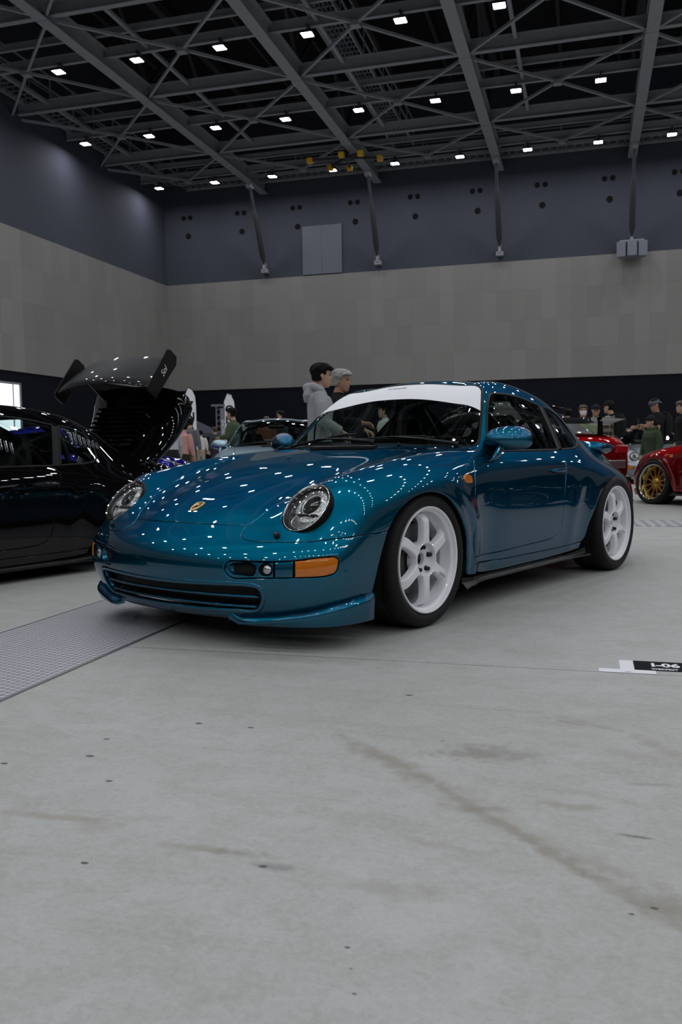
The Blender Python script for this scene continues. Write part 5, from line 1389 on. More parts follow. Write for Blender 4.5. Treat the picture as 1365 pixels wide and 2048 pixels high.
def person(label, px, d, top, face, cl, h_m=1.70, hair='black', hairstyle='short', skin=0, legs=(.03,.032,.04), pose='stand', extras=(), group=None, vox=.014, head_turn=0, head_pitch=0, lean=0, shoes=(.02,.02,.022), armpose=None, sleeves=True, hood=False, z0=0):
    """px: (world x, world y) of the feet; face: heading in radians"""
    k=h_m/1.70
    root=empty('person',(px,d,z0),face); tag(root,label,'person',group)
    sk=SKIN[skin]
    # skeleton
    hip=V((0,0,.90)); wst=V((.0,0,1.05)); ch=V((.015,0,1.27)); nk=V((-.01,0,1.43)); hd=V((.035,0,1.585))
    if lean:
        R_=Matrix.Rotation(lean,3,'Y')
        f=lambda p: hip+R_@(p-hip)
        wst,ch,nk,hd=f(wst),f(ch),f(nk),f(hd)
    tdir=(nk-hip).normalized()
    sh=[nk+V((0,s*.185,0))-tdir*.045 for s in (1,-1)]
    A=armpose or ((.0,.05,-.26,.06,.02,-.25),(.0,-.05,-.26,.06,-.02,-.25))
    arms=[]
    for i in (0,1):
        e=sh[i]+V(A[i][:3]); w=e+V(A[i][3:]); arms.append((sh[i],e,w))
    if pose=='walk': ft=[(.16,.02),(-.14,-.04)]
    elif pose=='crouch': ft=[(.05,0),(-.1,0)]
    else: ft=[(.02,0),(-.02,0)]
    legsJ=[]
    for i,s in enumerate((1,-1)):
        hp=hip+V((0,s*.085,-.02)); fx=ft[i][0]; an=V((fx,s*.10,.075)); kn=(hp+an)/2+V((.035 if pose!='crouch' else .25,0,.0)); legsJ.append((hp,kn,an))
    # body: head, neck, trunk core, arms, legs - one skin
    mb=MB(); hm=MB(); head_mesh(hm)
    HR=Matrix.Translation(hd)@Matrix.Rotation(head_turn,4,'Z')@Matrix.Rotation(head_pitch,4,'Y')
    mb.add([HR@p for p in hm.v],hm.f)
    mb.tube([nk-tdir*.05,nk+V((.005,0,.03)),hd+V((-.015,0,-.06))],[.062,.056,.055],14)
    mb.loft([ell(hip-V((0,0,.06)),.08,.12),ell(wst,.075,.115),ell(ch,.09,.14),ell(nk-tdir*.04,.05,.09)])
    for (a,b,c) in arms: mb.tube([a,a.lerp(b,.5),b,b.lerp(c,.5),c],[.045,.042,.038,.034,.027],12)
    for (a,b,c) in legsJ: mb.tube([a,a.lerp(b,.5),b,b.lerp(c,.4),c,c-V((0,0,.03))],[.075,.068,.052,.05,.036,.034],12)
    body=remeshed(mb,vox*.75,4)
    # hands are added to the same surface
    hb=MB()
    for i,(a,b,c) in enumerate(arms): hand(hb,c,(c-b),1 if i==0 else -1,.6,1.0)
    hme=hb.mesh('h'); bm=bmesh.new(); bm.from_mesh(body); bm.from_mesh(hme); bm.to_mesh(body); bm.free(); bpy.data.meshes.remove(hme)
    body.shade_smooth()
    B=link('body',body,sk,root)
    # eyes, brows, lips
    fm=MB()
    for s in (1,-1):
        fm.add([HR@(V((.0815,s*.031,.012))+V((.004*math.cos(u)*math.cos(t)*1.2,.0125*math.sin(t)*math.cos(u),.0065*math.sin(u)))) for u in (-1.2,-.5,.5,1.2) for t in [2*PI*j/10 for j in range(10)]],[(r_*10+j,r_*10+(j+1)%10,(r_+1)*10+(j+1)%10,(r_+1)*10+j) for r_ in range(3) for j in range(10)])
    fm.build('eyes',EYE,root)
    bw=MB()
    for s in (1,-1): bw.tube([HR@V((.091,s*.014,.034)),HR@V((.091,s*.032,.040)),HR@V((.080,s*.050,.034))],[.003,.0045,.003],6)
    bw.build('eyebrows',HAIRM['grey' if hair=='grey' else 'black'],root)
    # hair
    if hairstyle!='none':
        hb=MB(); grow={'short':.013,'full':.026,'long':.022,'crop':.009}[hairstyle]
        rings=[]; nn=26; rnd=random.Random(len(label))
        lv=[-.02,.0,.02,.045,.07,.09,.106,.118,.124]
        for j,z in enumerate(lv):
            zz=min(z,.112); rr=[(q[0],q[1],q[2],q[3]) for q in [(-.02,.090,.072,.0),(.0,.093,.074,-.003),(.02,.095,.075,-.005),(.045,.096,.0755,-.007),(.07,.091,.072,-.008),(.09,.076,.061,-.010),(.106,.050,.042,-.012),(.118,.030,.026,-.014),(.124,.006,.006,-.014)] if q[0]==z][0]
            ring=[]
            for q in range(nn):
                a=2*PI*q/nn; ca,sa=math.cos(a),math.sin(a); g=grow*(1+.35*rnd.uniform(-1,1)) + (.006 if z>.07 else 0)
                cut=(ca>.45 and z<.068) or (ca>.12 and z<.02)
                if cut: g=-.012
                if hairstyle=='full' and ca>.3 and z>=.07: g+=.006
                if hairstyle=='full' and z<.03 and not cut: g-=.010
                ring.append(HR@V((rr[3]+(rr[1]+g)*ca,(rr[2]+g)*sa,z+(.008 if z>.1 else 0))))
            rings.append(ring)
        low=[[HR@(V((-.008,0,-.055 if hairstyle!='long' else -.16))+V((min(.085,.082+grow)*ca if ca<.1 else -.02,(.066+grow*.8)*sa,0))) for ca,sa in [(math.cos(2*PI*q/nn),math.sin(2*PI*q/nn)) for q in range(nn)]]]
        if hairstyle=='long': low.append([HR@(V((-.005,0,-.08))+V((.095*ca if ca<.1 else -.01,.086*sa,0))) for ca,sa in [(math.cos(2*PI*q/nn),math.sin(2*PI*q/nn)) for q in range(nn)]])
        hb.loft(low+rings); link('hair',remeshed(hb,.006 if vox<.01 else .009,2),HAIRM[hair],root)
    # trousers
    mb=MB(); mb.loft([ell(hip+V((0,0,.12)),.105,.150),ell(hip+V((0,0,.03)),.118,.165),ell(hip-V((0,0,.07)),.120,.168),ell(hip-V((0,0,.13)),.10,.15)])
    for (a,b,c) in legsJ: mb.tube([a+V((0,0,.02)),a.lerp(b,.5),b,b.lerp(c,.5),c+V((0,0,.0)),c-V((0,0,.02))],[.092,.088,.072,.066,.060,.058],14)
    link('trousers',remeshed(mb,vox,3),cloth(legs),root)
    for i,(a,b,c) in enumerate(legsJ):
        mb=MB(); x0=c.x-.055; y=c.y; rings=[]
        for t,w,hh in ((0,.030,.05),(.04,.040,.085),(.10,.043,.085),(.16,.045,.060),(.22,.043,.045),(.26,.030,.035),(.275,.012,.025)): rings.append([V((x0+t,y+w*math.copysign(abs(math.sin(q))**.7,math.sin(q)),max(0,hh/2+hh/2*math.cos(q)))) for q in [2*PI*j/12 for j in range(12)]])
        mb.loft(rings); mb.build('shoe',cloth(shoes),root)
    # top
    mb=MB(); bot=hip+tdir*.02
    mb.loft([ell(bot,.125,.175,up=tdir),ell(hip.lerp(wst,.8),.120,.168,up=tdir),ell(wst.lerp(ch,.5),.128,.178,up=tdir),ell(ch,.138,.195,up=tdir),ell(ch.lerp(nk,.55),.120,.198,up=tdir),ell(nk-tdir*.035,.085,.150,up=tdir),ell(nk,.066,.075,up=tdir),ell(nk+tdir*.03,.062,.068,up=tdir)])
    for (a,b,c) in arms:
        if sleeves: mb.tube([a-V((0,(a.y-nk.y)*.2,0)),a.lerp(b,.35),b,b.lerp(c,.45),c.lerp(b,.06)],[.080,.068,.064,.056,.046],14)
        else: mb.tube([a-V((0,(a.y-nk.y)*.2,0)),a.lerp(b,.35),a.lerp(b,.75)],[.080,.070,.068],14)
    if hood:
        q=nk+V((-.075,0,-.01)); mb.tube([nk+V((.07,.045,-.035)),nk+V((.03,.082,.012)),nk+V((-.05,.080,.045)),nk+V((-.105,0,.035)),nk+V((-.05,-.080,.045)),nk+V((.03,-.082,.012)),nk+V((.07,-.045,-.035))],[.022,.034,.044,.052,.044,.034,.022],12)
        mb.loft([ell(q+V((-.03,0,-.10)),.035,.05),ell(q+V((-.02,0,-.03)),.06,.10),ell(q+V((.0,0,.06)),.05,.09)])
    link('top',remeshed(mb,vox,4 if vox>.01 else 3),cl if not isinstance(cl,tuple) else cloth(cl),root)
    for ex in extras:
        if ex[0]=='cap':
            mb=MB(); rings=[]
            for z,g in ((.030,.010),(.055,.014),(.08,.014),(.10,.010),(.116,.0),(.124,-.03)): 
                rr=.096 if z<.06 else (.088 if z<.09 else (.07 if z<.11 else .05)); rings.append([HR@V((-.006+(rr+g)*math.cos(b),(rr-.02+g)*math.sin(b),z)) for b in [2*PI*j/24 for j in range(24)]])
            mb.loft(rings)
            bk=-1 if len(ex)>2 and ex[2]=='back' else 1
            if not(len(ex)>2 and ex[2]=='beanie'):
                rings=[[HR@V((bk*(.075+t),y*w,.034-t*.16-abs(y)*.012)) for y in (-1,-.5,0,.5,1)]+[HR@V((bk*(.075+t),y*w,.028-t*.16-abs(y)*.012)) for y in (1,.5,0,-.5,-1)] for t,w in ((0,.078),(.03,.072),(.055,.058),(.07,.03))]
                mb.loft(rings)
            mb.build('cap',cloth(ex[1]),root)
        if ex[0]=='mask':
            mb=MB(); mb.loft([[HR@V((.012+(.086-.0)*math.cos(b)*kx,.074*math.sin(b)*ky,z)) for b in [-1.25+2.5*j/14 for j in range(15)]] for z,kx,ky in ((-.100,.75,.75),(-.07,.98,.93),(-.035,1.12,1.0),(-.005,1.04,1.02))],closed=False,caps=False)
            mb.build('face_mask',MASK,root)
        if ex[0]=='pack':
            mb=MB(); c=ch+V((-.20,0,-.02)); mb.loft([ell(c+V((0,0,-.22)),.07,.13,pw=.6),ell(c+V((0,0,-.1)),.10,.155,pw=.6),ell(c+V((0,0,.1)),.09,.15,pw=.6),ell(c+V((0,0,.2)),.05,.11,pw=.6)])
            for s in (1,-1): mb.tube([c+V((.05,s*.10,.2)),nk+V((.02,s*.12,-.02)),ch+V((.14,s*.12,-.05)),ch+V((.06,s*.17,-.2))],.018,6)
            mb.build('backpack',cloth(ex[1]),root)
        if ex[0]=='glasses':
            mb=MB()
            for s in (1,-1): mb.tube([HR@V((.100,s*.031+.021*math.cos(b),.010+.016*math.sin(b))) for b in [2*PI*j/14 for j in range(14)]],.0022,5,closed=True); mb.tube([HR@V((.098,s*.052,.014)),HR@V((.0,s*.080,.018))],.002,5)
            mb.build('glasses',M['gloss_black'],root)
        if ex[0]=='phone':
            c=arms[ex[1]][2]+V((.095,-.03 if ex[1]==0 else .03,.05)); PH=MB(); PH.box(c.x-.005,c.y-.038,c.z-.075,c.x+.005,c.y+.038,c.z+.075); PHONES.append((root,PH))
    root.scale=(k,k,k); return root
PHONES=[]
def feet(px,dist): return (px-682.5)/1739.3*dist

# ------------------------------------------------------------------ camera and light
f,p,r,h=1739.3125,-.0719,-.0146,.828
def camera(f,p,r,h):
    c=bpy.data.cameras.new('camera'); co=bpy.data.objects.new('camera',c); COL.objects.link(co)
    c.sensor_fit='VERTICAL'; c.sensor_height=36; c.lens=f*36/2048; c.clip_end=300; c.clip_start=.05
    F=V((0,math.cos(p),math.sin(p))); R=V((1,0,0)); U=R.cross(F)
    R2=R*math.cos(r)+U*math.sin(r); U2=-R*math.sin(r)+U*math.cos(r)
    co.matrix_world=Matrix(((R2.x,U2.x,-F.x,0),(R2.y,U2.y,-F.y,0),(R2.z,U2.z,-F.z,h),(0,0,0,1)))
    c.dof.use_dof=True; c.dof.focus_distance=4.3; c.dof.aperture_fstop=6.5
    SC.camera=co; return co
CAM=camera(f,p,r,h)
w=bpy.data.worlds.new('world'); SC.world=w; w.use_nodes=True; w.node_tree.nodes['Background'].inputs[0].default_value=(.01,.011,.013,1); w.node_tree.nodes['Background'].inputs[1].default_value=.3
SC.view_settings.view_transform='Standard'; SC.view_settings.look='None'; SC.view_settings.gamma=1; SC.view_settings.use_curve_mapping=False
SC.view_settings.exposure=0.0
SC.cycles.use_denoising=True; SC.cycles.max_bounces=6; SC.cycles.diffuse_bounces=3; SC.cycles.glossy_bounces=4; SC.cycles.transparent_max_bounces=10; SC.cycles.sample_clamp_indirect=6; SC.cycles.caustics_reflective=False; SC.cycles.caustics_refractive=False
# ------------------------------------------------------------------ cars
HERO,HM_=make_coupe('sports_coupe',(-.2275,4.4953,0),-2.2445,M['teal'],M['white_wheel'],'metallic teal two-door sports coupe with white six-spoke wheels',rots=(0,8,0,0))
WING=('engine_lid','rear_wing','wing_base','sun_strip')
def big_wing(parent, at, span, chord, plates=True, col='carbon', stand=.24, tilt=.12, bow=.05, red=None):
    """an arched aerofoil on two stands with end plates, in the frame of its parent"""
    o=V(at); rings=[]
    for i in range(33):
        t=-1+2*i/32; y=span/2*t; zz=stand+bow*(1-t*t)
        rings.append([o+V((-chord*u,y,zz+ (u-.5)*chord*tilt+ w_*chord)) for u,w_ in ((0,0),(.04,.035),(.2,.062),(.5,.055),(.8,.03),(1,.004),(1,-.004),(.8,.004),(.5,.014),(.2,.004),(.04,-.02))])
    mb=MB(); mb.loft(rings); w=part('wing',mb.mesh('wing',sharp=50),M[col],parent)
    for s in (1,-1):
        mb=MB(); mb.loft([[o+V((-chord*u,s*span*.27+dy,z)) for u,z in ((.36,0),(.70,0),(.62,stand+bow*.7),(.40,stand+bow*.7))] for dy in (-.006,.006)]); part('wing_stand',mb.mesh('wing_stand',smooth=False),M['gloss_black'],w)
        if plates:
            mb=MB(); mb.loft([[o+V((-chord*u,s*span/2+dy,stand+z)) for u,z in ((-.08,-.055),(-.08,.04),(-.02,.065),(1.02,.07),(1.08,.045),(1.08,-.04),(.92,-.075))] for dy in (-.006,.006)]); part('end_plate',mb.mesh('end_plate',smooth=False),M[col],w)
    return w
# the black coupe with its engine lid up
BK,BM=make_coupe('sports_coupe',(-3.40,4.985,0),-2.17,M['black_paint'],M['gloss_black'],'black sports coupe with raised engine lid and big wing at left',skip=WING)
DROP=-.06
for o in BK.children:
    if not o.name.startswith(('wheel.','brake')) and o.name!='wheel': o.location.z+=DROP
rings=[]
for i in range(25):
    t=i/24; x=.02-.74*t; e=min(1,(t+.03)*7,(1.03-t)*9); top=-.03+.00*t+.16*t**3-.08*t; th=(.07+.12*t)*(.55+.45*e); hw=(.40+.18*t**.6)*(.93+.07*e)
    ring=[]
    for j in range(36):
        b=2*PI*j/36; cy=math.copysign(abs(math.cos(b))**.45,math.cos(b)); sz=math.copysign(abs(math.sin(b))**.6,math.sin(b))
        y=hw*cy; z=top-th/2+th/2*sz-.10*(abs(cy)**3)
        ring.append(V((x,y,z)))
    rings.append(ring)
LID_=part('engine_lid',MB().loft(rings).mesh('engine_lid',sharp=60),M['black_paint'],BK); LID_.location=(-2.50,0,.83+DROP); LID_.rotation_euler=(0,math.radians(53),0)
mb=MB(); mb.box(-3.0,-.48,.30,-2.46,.48,.60); part('engine_bay',mb.mesh('engine_bay',smooth=False),M['dark'],BK)
mb=MB()
for k in range(9): mb.box(-.18-.045*k,-.30,-.035-.004*k,-.155-.045*k,.30,-.015+.006*k**1.2-.006*k)
part('lid_grille',mb.mesh('lid_grille',smooth=False),M['black_paint'],LID_)
big_wing(LID_,(-.50,0,.0),1.12,.36,stand=.22,bow=.09,tilt=-.25)
tm=text_mesh('Sol',.065,shear=.4)
def fpl(x,y,z): return V((-.70-x,.5675,.22+y))
part('lettering',mapped_text(tm,fpl),M['white_film'],LID_)
# louvred polycarbonate in the black car's side windows
for xx in (-1.05,-1.80):
    mb=MB()
    for k in range(7):
        q=SURF.cast(V((xx-.036*k,3,1.0-.012*k)),V((0,-1,0)))[0]; mb.tube([q+V((.012,.004,.035)),q+V((-.004,.004,-.035)),q+V((-.018,.004,-.035)),q+V((-.002,.004,.035))],.0035,5,closed=True)
    o=part('window_louvre',mb.mesh('window_louvre'),M['chrome'],BK); o.location.z=DROP
# other cars on show
ICE,_=make_coupe('sports_coupe',(-.90,12.1,0),math.radians(-87),M['ice_paint'],M['silver_paint'],'pale ice-blue sports coupe facing the viewer behind the grey hoodie',skip=WING)
ICE.scale=(1.05,1.05,1.06)
mb=MB(); mb.tube([V((-1.62,.0,1.22)),V((-1.66,0,1.36))],[.02,.006],8); part('antenna',mb.mesh('antenna'),M['gloss_black'],ICE)
VIO,_=make_coupe('sports_coupe',(-2.93,13.0,0),math.radians(1),M['violet_paint'],M['gloss_black'],'violet-blue coupe glimpsed between the raised black lid and the pink jacket',skip=WING)
def make_hatch(loc,rz,paint,label):
    """a three-door hatchback seen from behind: body, glass, lamps, bumper, tall wing"""
    root=tag(empty('hatchback',loc,rz),label,'car')
    def sec(x,w,z0,z1,n=24,pw=.55): return [V((x,w*math.copysign(abs(math.cos(b))**pw,math.cos(b)),(z0+z1)/2+(z1-z0)/2*math.copysign(abs(math.sin(b))**pw,math.sin(b)))) for b in [2*PI*j/n for j in range(n)]]
    rings=[sec(x,w,z0,z1) for x,w,z0,z1 in ((.90,.55,.28,.56),(.86,.70,.20,.62),(.70,.80,.16,.68),(.2,.84,.16,.78),(-.5,.845,.16,.88),(-1.2,.85,.16,.92),(-2.2,.85,.16,.95),(-2.9,.83,.18,.95),(-3.15,.79,.20,.92),(-3.26,.72,.24,.88),(-3.29,.60,.30,.80))]
    o=subsurf(part('body_shell',MB().loft(rings).mesh('body_shell'),paint,root),1)
    rings=[sec(x,w,.86,z1,pw=.5) for x,w,z1 in ((-.45,.60,.90),(-1.0,.62,1.20),(-1.4,.60,1.31),(-2.0,.56,1.30),(-2.35,.53,1.22),(-2.75,.55,1.00),(-2.95,.55,.92))]
    subsurf(part('cabin_glass',MB().loft(rings).mesh('cabin_glass'),M['gloss_black'],root),1)
    rings=[[V((x,w*c,z-.03*abs(c)**3)) for c in (-1,-.6,-.2,.2,.6,1)]+[V((x,w*c,z-.02-.03*abs(c)**3)) for c in (1,.6,.2,-.2,-.6,-1)] for x,w,z in ((-1.15,.52,1.29),(-1.4,.55,1.33),(-2.1,.54,1.335),(-2.45,.52,1.27))]
    part('roof',MB().loft(rings).mesh('roof'),M['black_paint'],root)
    for s in (1,-1):
        mb=MB(); mb.box(-3.30,s*.42,.68,-3.18,s*.66,.78); bevelled(part('tail_lamp',mb.mesh('tail_lamp',smooth=False),M['red_lens'],root),.02)
        for x in (0,-2.45):
            mb=MB(); mb.lathe([(.34,-.02),(.34,.02),(.0001,.02)],32,Matrix.Translation((x,s*.838,.32))@FY); part('wheel_opening',mb.mesh('wheel_opening'),M['dark'],root)
            put_wheel(root,(x,s*.845,.313),s>0,M['gloss_black'],disc=False)
    mb=MB(); mb.box(-3.315,-.60,.50,-3.22,.60,.60); bevelled(part('bumper_stripe',mb.mesh('bumper_stripe',smooth=False),M['silver_paint'],root),.012)
    mb=MB(); mb.box(-3.32,-.70,.22,-3.1,.70,.40); bevelled(part('rear_diffuser',mb.mesh('rear_diffuser',smooth=False),M['gloss_black'],root),.02)
    return root
RED1=make_hatch((1.42,13.70,0),math.radians(122),M['red_paint'],'dark red hatchback with tall rear wing, behind the teal tail')
RED1.scale=(1,1,1.07)
wg=big_wing(RED1,(-2.92,0,.86),1.40,.30,stand=.20,bow=.015,tilt=.22,col='black_paint',plates=False)
RED2,rm=make_coupe('sports_coupe',(5.22,12.32,0),math.radians(101),M['red_paint'],M['gloss_black'],'dark red low coupe with gold spoked deep-dish wheel at right edge',skip=WING)
SIL,_=make_coupe('sports_coupe',(6.96,19.1,0),math.radians(-97),M['silver_paint'],M['silver_paint'],'silver car parked beyond the child in green',skip=WING)
MIRC,_=make_coupe('sports_coupe',(7.25,7.3,0),math.radians(99),M['black_paint'],M['chrome'],'black coupe standing out of frame, mirrored in the teal door',skip=WING)
# the gold multi-spoke wheel: deep polished dish, lattice spokes
def dish_wheel():
    mb=MB(); mb.lathe([(.2485,-.014),(.2487,-.003),(.246,.001),(.241,-.001),(.236,-.008),(.230,-.030),(.226,-.075),(.221,-.095),(.206,-.110),(.205,-.19),(.23,-.205)],72,FY); rim=mb.mesh('wheel',sharp=40)
    mb=MB(); mb.lathe([(.0001,-.078),(.036,-.078),(.045,-.085),(.075,-.088),(.080,-.10),(.06,-.12)],40,FY)
    for k in range(12):
        for sg in (1,-1):
            a0=2*PI*k/12; a1=a0+sg*.34; mb.bar((.06*math.cos(a0),-.095,.06*math.sin(a0)),(.222*math.cos(a1),-.088,.222*math.sin(a1)),.016,.020,up=(0,1,0))
    mb.lathe([(.225,-.080),(.212,-.078),(.206,-.090),(.206,-.105),(.225,-.10)],60,FY)
    return rim,mb.mesh('spokes',sharp=40)
DR,DS=dish_wheel(); DR.materials.append(None)
for o in list(RED2.children)+list(MIRC.children):
    if o.name.startswith('wheel') and not o.name.startswith('wheel_arch'):
        for c in list(o.children):
            if c.name.startswith(('lettering','lug','hub_bore')): bpy.data.objects.remove(c)
        o.data=DR; o.material_slots[0].link='OBJECT'; o.material_slots[0].material=M['chrome']; part('spokes',DS,M['gold_wheel'] if o.parent==RED2 else M['iron'],o)
        if o.parent==RED2 and abs(o.location.x)<.1 and o.location.y>0: o.rotation_euler=(math.radians(8),0,math.radians(14)); o.location.y+=.075
# ------------------------------------------------------------------ visitors
def plaid():
    m,nt,out=new_mat('plaid_cloth'); L,n,mth,mix,noise,ramp=nodes(nt); b=nt.nodes.new('ShaderNodeBsdfPrincipled'); L(b.outputs[0],out.inputs[0]); b.inputs['Roughness'].default_value=.9
    tc=n('ShaderNodeTexCoord'); sep=n('ShaderNodeSeparateXYZ'); L(tc.outputs['Object'],sep.inputs[0])
    u=mth('GREATER_THAN',mth('FRACT',mth('DIVIDE',sep.outputs[1],.13)),.5); v=mth('GREATER_THAN',mth('FRACT',mth('DIVIDE',sep.outputs[2],.13)),.5)
    c=mix(mth('MULTIPLY',mth('ADD',u,v),.5),(.02,.018,.016),(.30,.25,.20)); L(c,b.inputs['Base Color']); return m
M['plaid']=plaid()
def at(px,d): return (px-682.5)/1739.3*d
R_,L_,AW,TO=0,PI,PI/2,-PI/2
GH=cloth((.36,.365,.38),'grey_marl',.15); GREEN=(.075,.10,.055)
PP=[]
def pp(label,px,d,face,cl,**k): o=person(label,at(px,d),d,0,face,cl,**k); PP.append(o); return o
down=((.05,.04,-.26,.20,-.10,-.02),(.05,-.04,-.26,.20,.10,-.02))
pp('young man in a light grey hoodie with black hair, in profile',642,8.7,R_+.12,GH,h_m=1.67,hairstyle='full',hood=True,legs=(.02,.022,.03),vox=.0075,skin=0,head_turn=-.05,head_pitch=.06,armpose=((.03,.05,-.27,.20,.02,-.10),(.03,-.05,-.27,.18,.0,-.10)))
pp('older man with wavy grey hair and black top beside the hoodie',682,9.5,R_-.25,(.012,.012,.013),h_m=1.68,hair='grey',hairstyle='full',vox=.0075,skin=1,head_turn=-.15,head_pitch=.08,legs=(.05,.07,.11),armpose=((.05,.05,-.26,.20,-.02,-.08),(.08,-.05,-.25,.24,.02,-.02)))
pp('man in an olive green bomber jacket looking left',470,17.7,L_-.25,GREEN,h_m=1.69,hairstyle='full',legs=(.02,.02,.02),armpose=down)
pp('man in a grey shirt half hidden by the raised black lid',384,22,AW-.3,(.13,.14,.16),h_m=1.66,legs=(.10,.09,.075))
pp('visitor in a pale grey jacket stooping under the black lid',346,15.5,AW+.5,(.42,.43,.45),h_m=1.45,legs=(.02,.02,.022),lean=.35)
pp('visitor in a pink jacket and dark green trousers seen from behind',368,17.5,AW-.5,(.55,.29,.27),h_m=1.42,legs=(.025,.03,.018),lean=.12)
pp('person in a white shirt seen from behind, far off',405,34,AW,(.62,.60,.55),h_m=1.63,legs=(.3,.28,.25))
pp('brown-haired person in a dark grey jacket, far off',434,29,AW+.9,(.045,.048,.055),h_m=1.62,hair='brown',hairstyle='full')
pp('black-haired man whose head shows above the ice-blue roof',567,20.5,L_+.4,(.03,.03,.035),h_m=1.74,hairstyle='full')
pp('brown-haired visitor low behind the ice-blue roof',537,23,AW,(.12,.05,.03),h_m=1.71,hair='brown')
pp('visitor in a white top seen through the teal windscreen',772,17,L_+.3,(.55,.58,.56),h_m=1.66,legs=(.05,.06,.09))
pp('man in black seen through the driver side of the windscreen',928,15.2,L_+.9,(.012,.012,.014),h_m=1.58,hairstyle='full')
pp('visitor in pale blue seen through the windscreen behind the man in black',902,17.5,AW,(.40,.46,.48),h_m=1.60)
pp('dark-haired visitor with back turned above the teal roof tail',1137,20.4,AW,(.02,.02,.02),h_m=1.70,hairstyle='full')
pp('woman with a white face mask and mustard top',1167,19.0,TO-.15,(.50,.27,.03),h_m=1.70,hair='brown',hairstyle='long',extras=(('mask',),))
pp('smiling man in a dark cap and light green jacket',1192,17.7,TO-.1,(.25,.30,.17),h_m=1.65,hairstyle='crop',skin=1,extras=(('cap',(.015,.018,.028)),))
pp('man in a plaid jacket, black cap and backpack, back turned',1222,16.5,AW+.95,M['plaid'],h_m=1.66,hairstyle='crop',extras=(('cap',(.012,.012,.014)),('pack',(.012,.012,.013))))
pp('man with a grey cap worn backwards, glasses and black backpack looking down',1313,16.0,L_+.2,(.010,.010,.011),h_m=1.66,hairstyle='crop',skin=1,sleeves=False,head_pitch=.35,extras=(('cap',(.11,.115,.13),'back'),('glasses',),('pack',(.014,.014,.016)),('phone',0)),armpose=((.10,.03,-.24,.24,-.08,.06),(.10,-.03,-.24,.24,.08,.04)))
pp('child in a dark green hoodie and black beanie by the gold wheel',1304,13.75,L_+.35,(.05,.07,.04),h_m=1.27,hairstyle='crop',hood=True,legs=(.03,.03,.032),extras=(('cap',(.012,.012,.014),'beanie'),))
pp('crouching visitor in black leaning over the silver car with a phone',1200,19.6,R_,(.010,.010,.011),h_m=1.50,hairstyle='crop',lean=.55,head_pitch=.2,extras=(('cap',(.012,.012,.014)),),armpose=((.20,.03,-.14,.22,-.06,.10),(.20,-.03,-.14,.22,.06,.10)))
pp('dark-haired visitor cut by the right frame edge',1366,17.0,L_,(.012,.012,.013),h_m=1.66,hair='brown',hairstyle='full')
for i,(rt,mb) in enumerate(PHONES):
    o=mb.build('smartphone',M['gloss_black'],None,smooth=False); o.location=rt.location; o.rotation_euler=rt.rotation_euler; o.scale=rt.scale
    tag(o,'black smartphone held by the man in the grey cap','phone')
# ------------------------------------------------------------------ banners, tent, floor marker
def feather(px,d,top,wd,txt,label,rot=0):
    root=tag(empty('feather_flag',(at(px,d),d,0),rot),label,'flag')
    mb=MB(); mb.tube(sp([V((0,0,.02)),V((0,0,top*.6)),V((0,0,top*.9)),V((wd*.35,0,top)),V((wd*.8,0,top*.965))],step=.1),.012,8); mb.build('flag_pole',M['gloss_black'],root)
    o=[(0.02,.35),(wd,.35),(wd,top*.80),(wd*.93,top*.90),(wd*.7,top*.97),(wd*.35,top*.995),(0.02,top*.90)]
    mb=MB(); mb.loft([[V((x,dy,z)) for x,z in o] for dy in (-.003,.003)]); mb.build('flag_cloth',M['white_film'],root,smooth=False)
    mb=MB(); mb.loft([ell((0,0,0),.22,.22),ell((0,0,.04),.20,.20)]); mb.build('flag_base',M['gloss_black'],root,smooth=False)
    for k,ch in enumerate(txt):
        tm=text_mesh(ch,wd*.95,bold=.01); part('lettering',mapped_text(tm,lambda x,y,z,k=k: V((wd*.52+x,-.006,top*.80-k*wd*.95+y))),M['ink'],root)
feather(374,27,2.80,.36,'7NA','white feather flag with dark letters nearest the raised black lid')
feather(452,31,2.86,.40,'ON','white feather flag with dark letters behind the green jacket')
root=tag(empty('sign_tower',(at(445,29.5),29.5,0),.1),'grey lattice sign tower with small print, left of a feather flag','sign')
mb=MB()
for x in (-.13,.13):
    for y in (-.06,.06): mb.bar((x,y,0),(x,y,2.35),.035)
for k in range(12): mb.bar((-.13,-.06,.1+.19*k),(.13,-.06,.2+.19*k),.02); mb.bar((-.13,.06,.2+.19*k),(.13,.06,.1+.19*k),.02)
mb.box(-.30,-.07,2.33,.16,.07,2.40); mb.build('lattice',M['grate'],root,smooth=False)
mb=MB(); mb.box(.0,-.09,.5,.16,-.075,2.25); mb.build('sign_board',M['speaker_grey'],root,smooth=False)
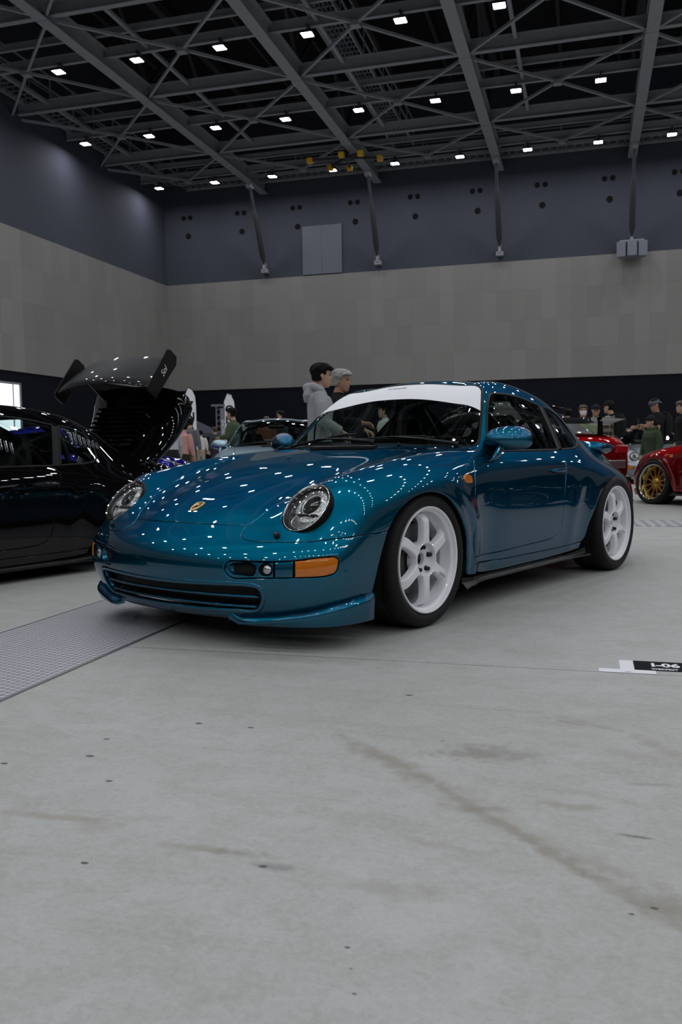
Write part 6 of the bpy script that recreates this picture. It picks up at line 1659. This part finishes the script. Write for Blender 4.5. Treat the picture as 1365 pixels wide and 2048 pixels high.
tm=text_mesh('SHOWROOM',.16); part('lettering',mapped_text(tm,lambda x,y,z: V((.08+y,-.095,1.4-x))),M['white_film'],root)
root=tag(empty('canopy_tent',(at(372,36),36,0),.2),'dark grey-blue canopy tent far behind the grey shirt','tent')
mb=MB(); mb.add([(-1.5,-1.5,1.55),(1.5,-1.5,1.55),(1.5,1.5,1.55),(-1.5,1.5,1.55),(0,0,2.35),(-1.5,-1.5,1.40),(1.5,-1.5,1.40),(1.5,1.5,1.40),(-1.5,1.5,1.40)],[(0,1,4),(1,2,4),(2,3,4),(3,0,4),(0,5,6,1),(1,6,7,2),(2,7,8,3),(3,8,5,0)]); mb.build('canopy',cloth((.06,.065,.085)),root,smooth=False,fix=False)
for x in (-1.45,1.45):
    for y in (-1.45,1.45): mb=MB(); mb.bar((x,y,0),(x,y,1.6),.05); mb.build('leg',M['gloss_black'],root,smooth=False)
# tape and label on the floor
def flat(name,rects,z,mat,parent=None):
    mb=MB()
    for a0,b0,a1,b1 in rects: mb.box(a0,-b1,z-.0006 if z>.001 else 0,a1,-b0,z)
    o=mb.build(name,mat,parent,smooth=False); 
    if parent is None: room_obj(o)
    return o
o=flat('floor_tape',[(20.724,37.470,20.7742,37.613),(20.648,37.613,20.848,37.664)],.0012,M['white_film']); tag(o,'white tape forming an upside-down T on the floor joint','tape')
tm=text_mesh('VIP',.014,shear=.2); part('lettering',mapped_text(tm,lambda x,y,z: V((20.748+x*1.2,-37.652+y,.0016))),M['ink'],o)
o=flat('bay_marker',[(20.776,37.470,21.085,37.611)],.0010,M['ink']); tag(o,'black floor marker printed I-06 beside the white tape','marker')
tm=text_mesh('I-06',.080,bold=.0035,spacing=1.02); part('lettering',mapped_text(tm,lambda x,y,z: V((20.888+x*.80,-37.528+y*.92,.0014))),M['white_film'],o)
tm=text_mesh('WEKFEST',.026,bold=.0012,spacing=1.05); part('lettering',mapped_text(tm,lambda x,y,z: V((20.882+x*.82,-37.588+y,.0014))),M['white_film'],o)
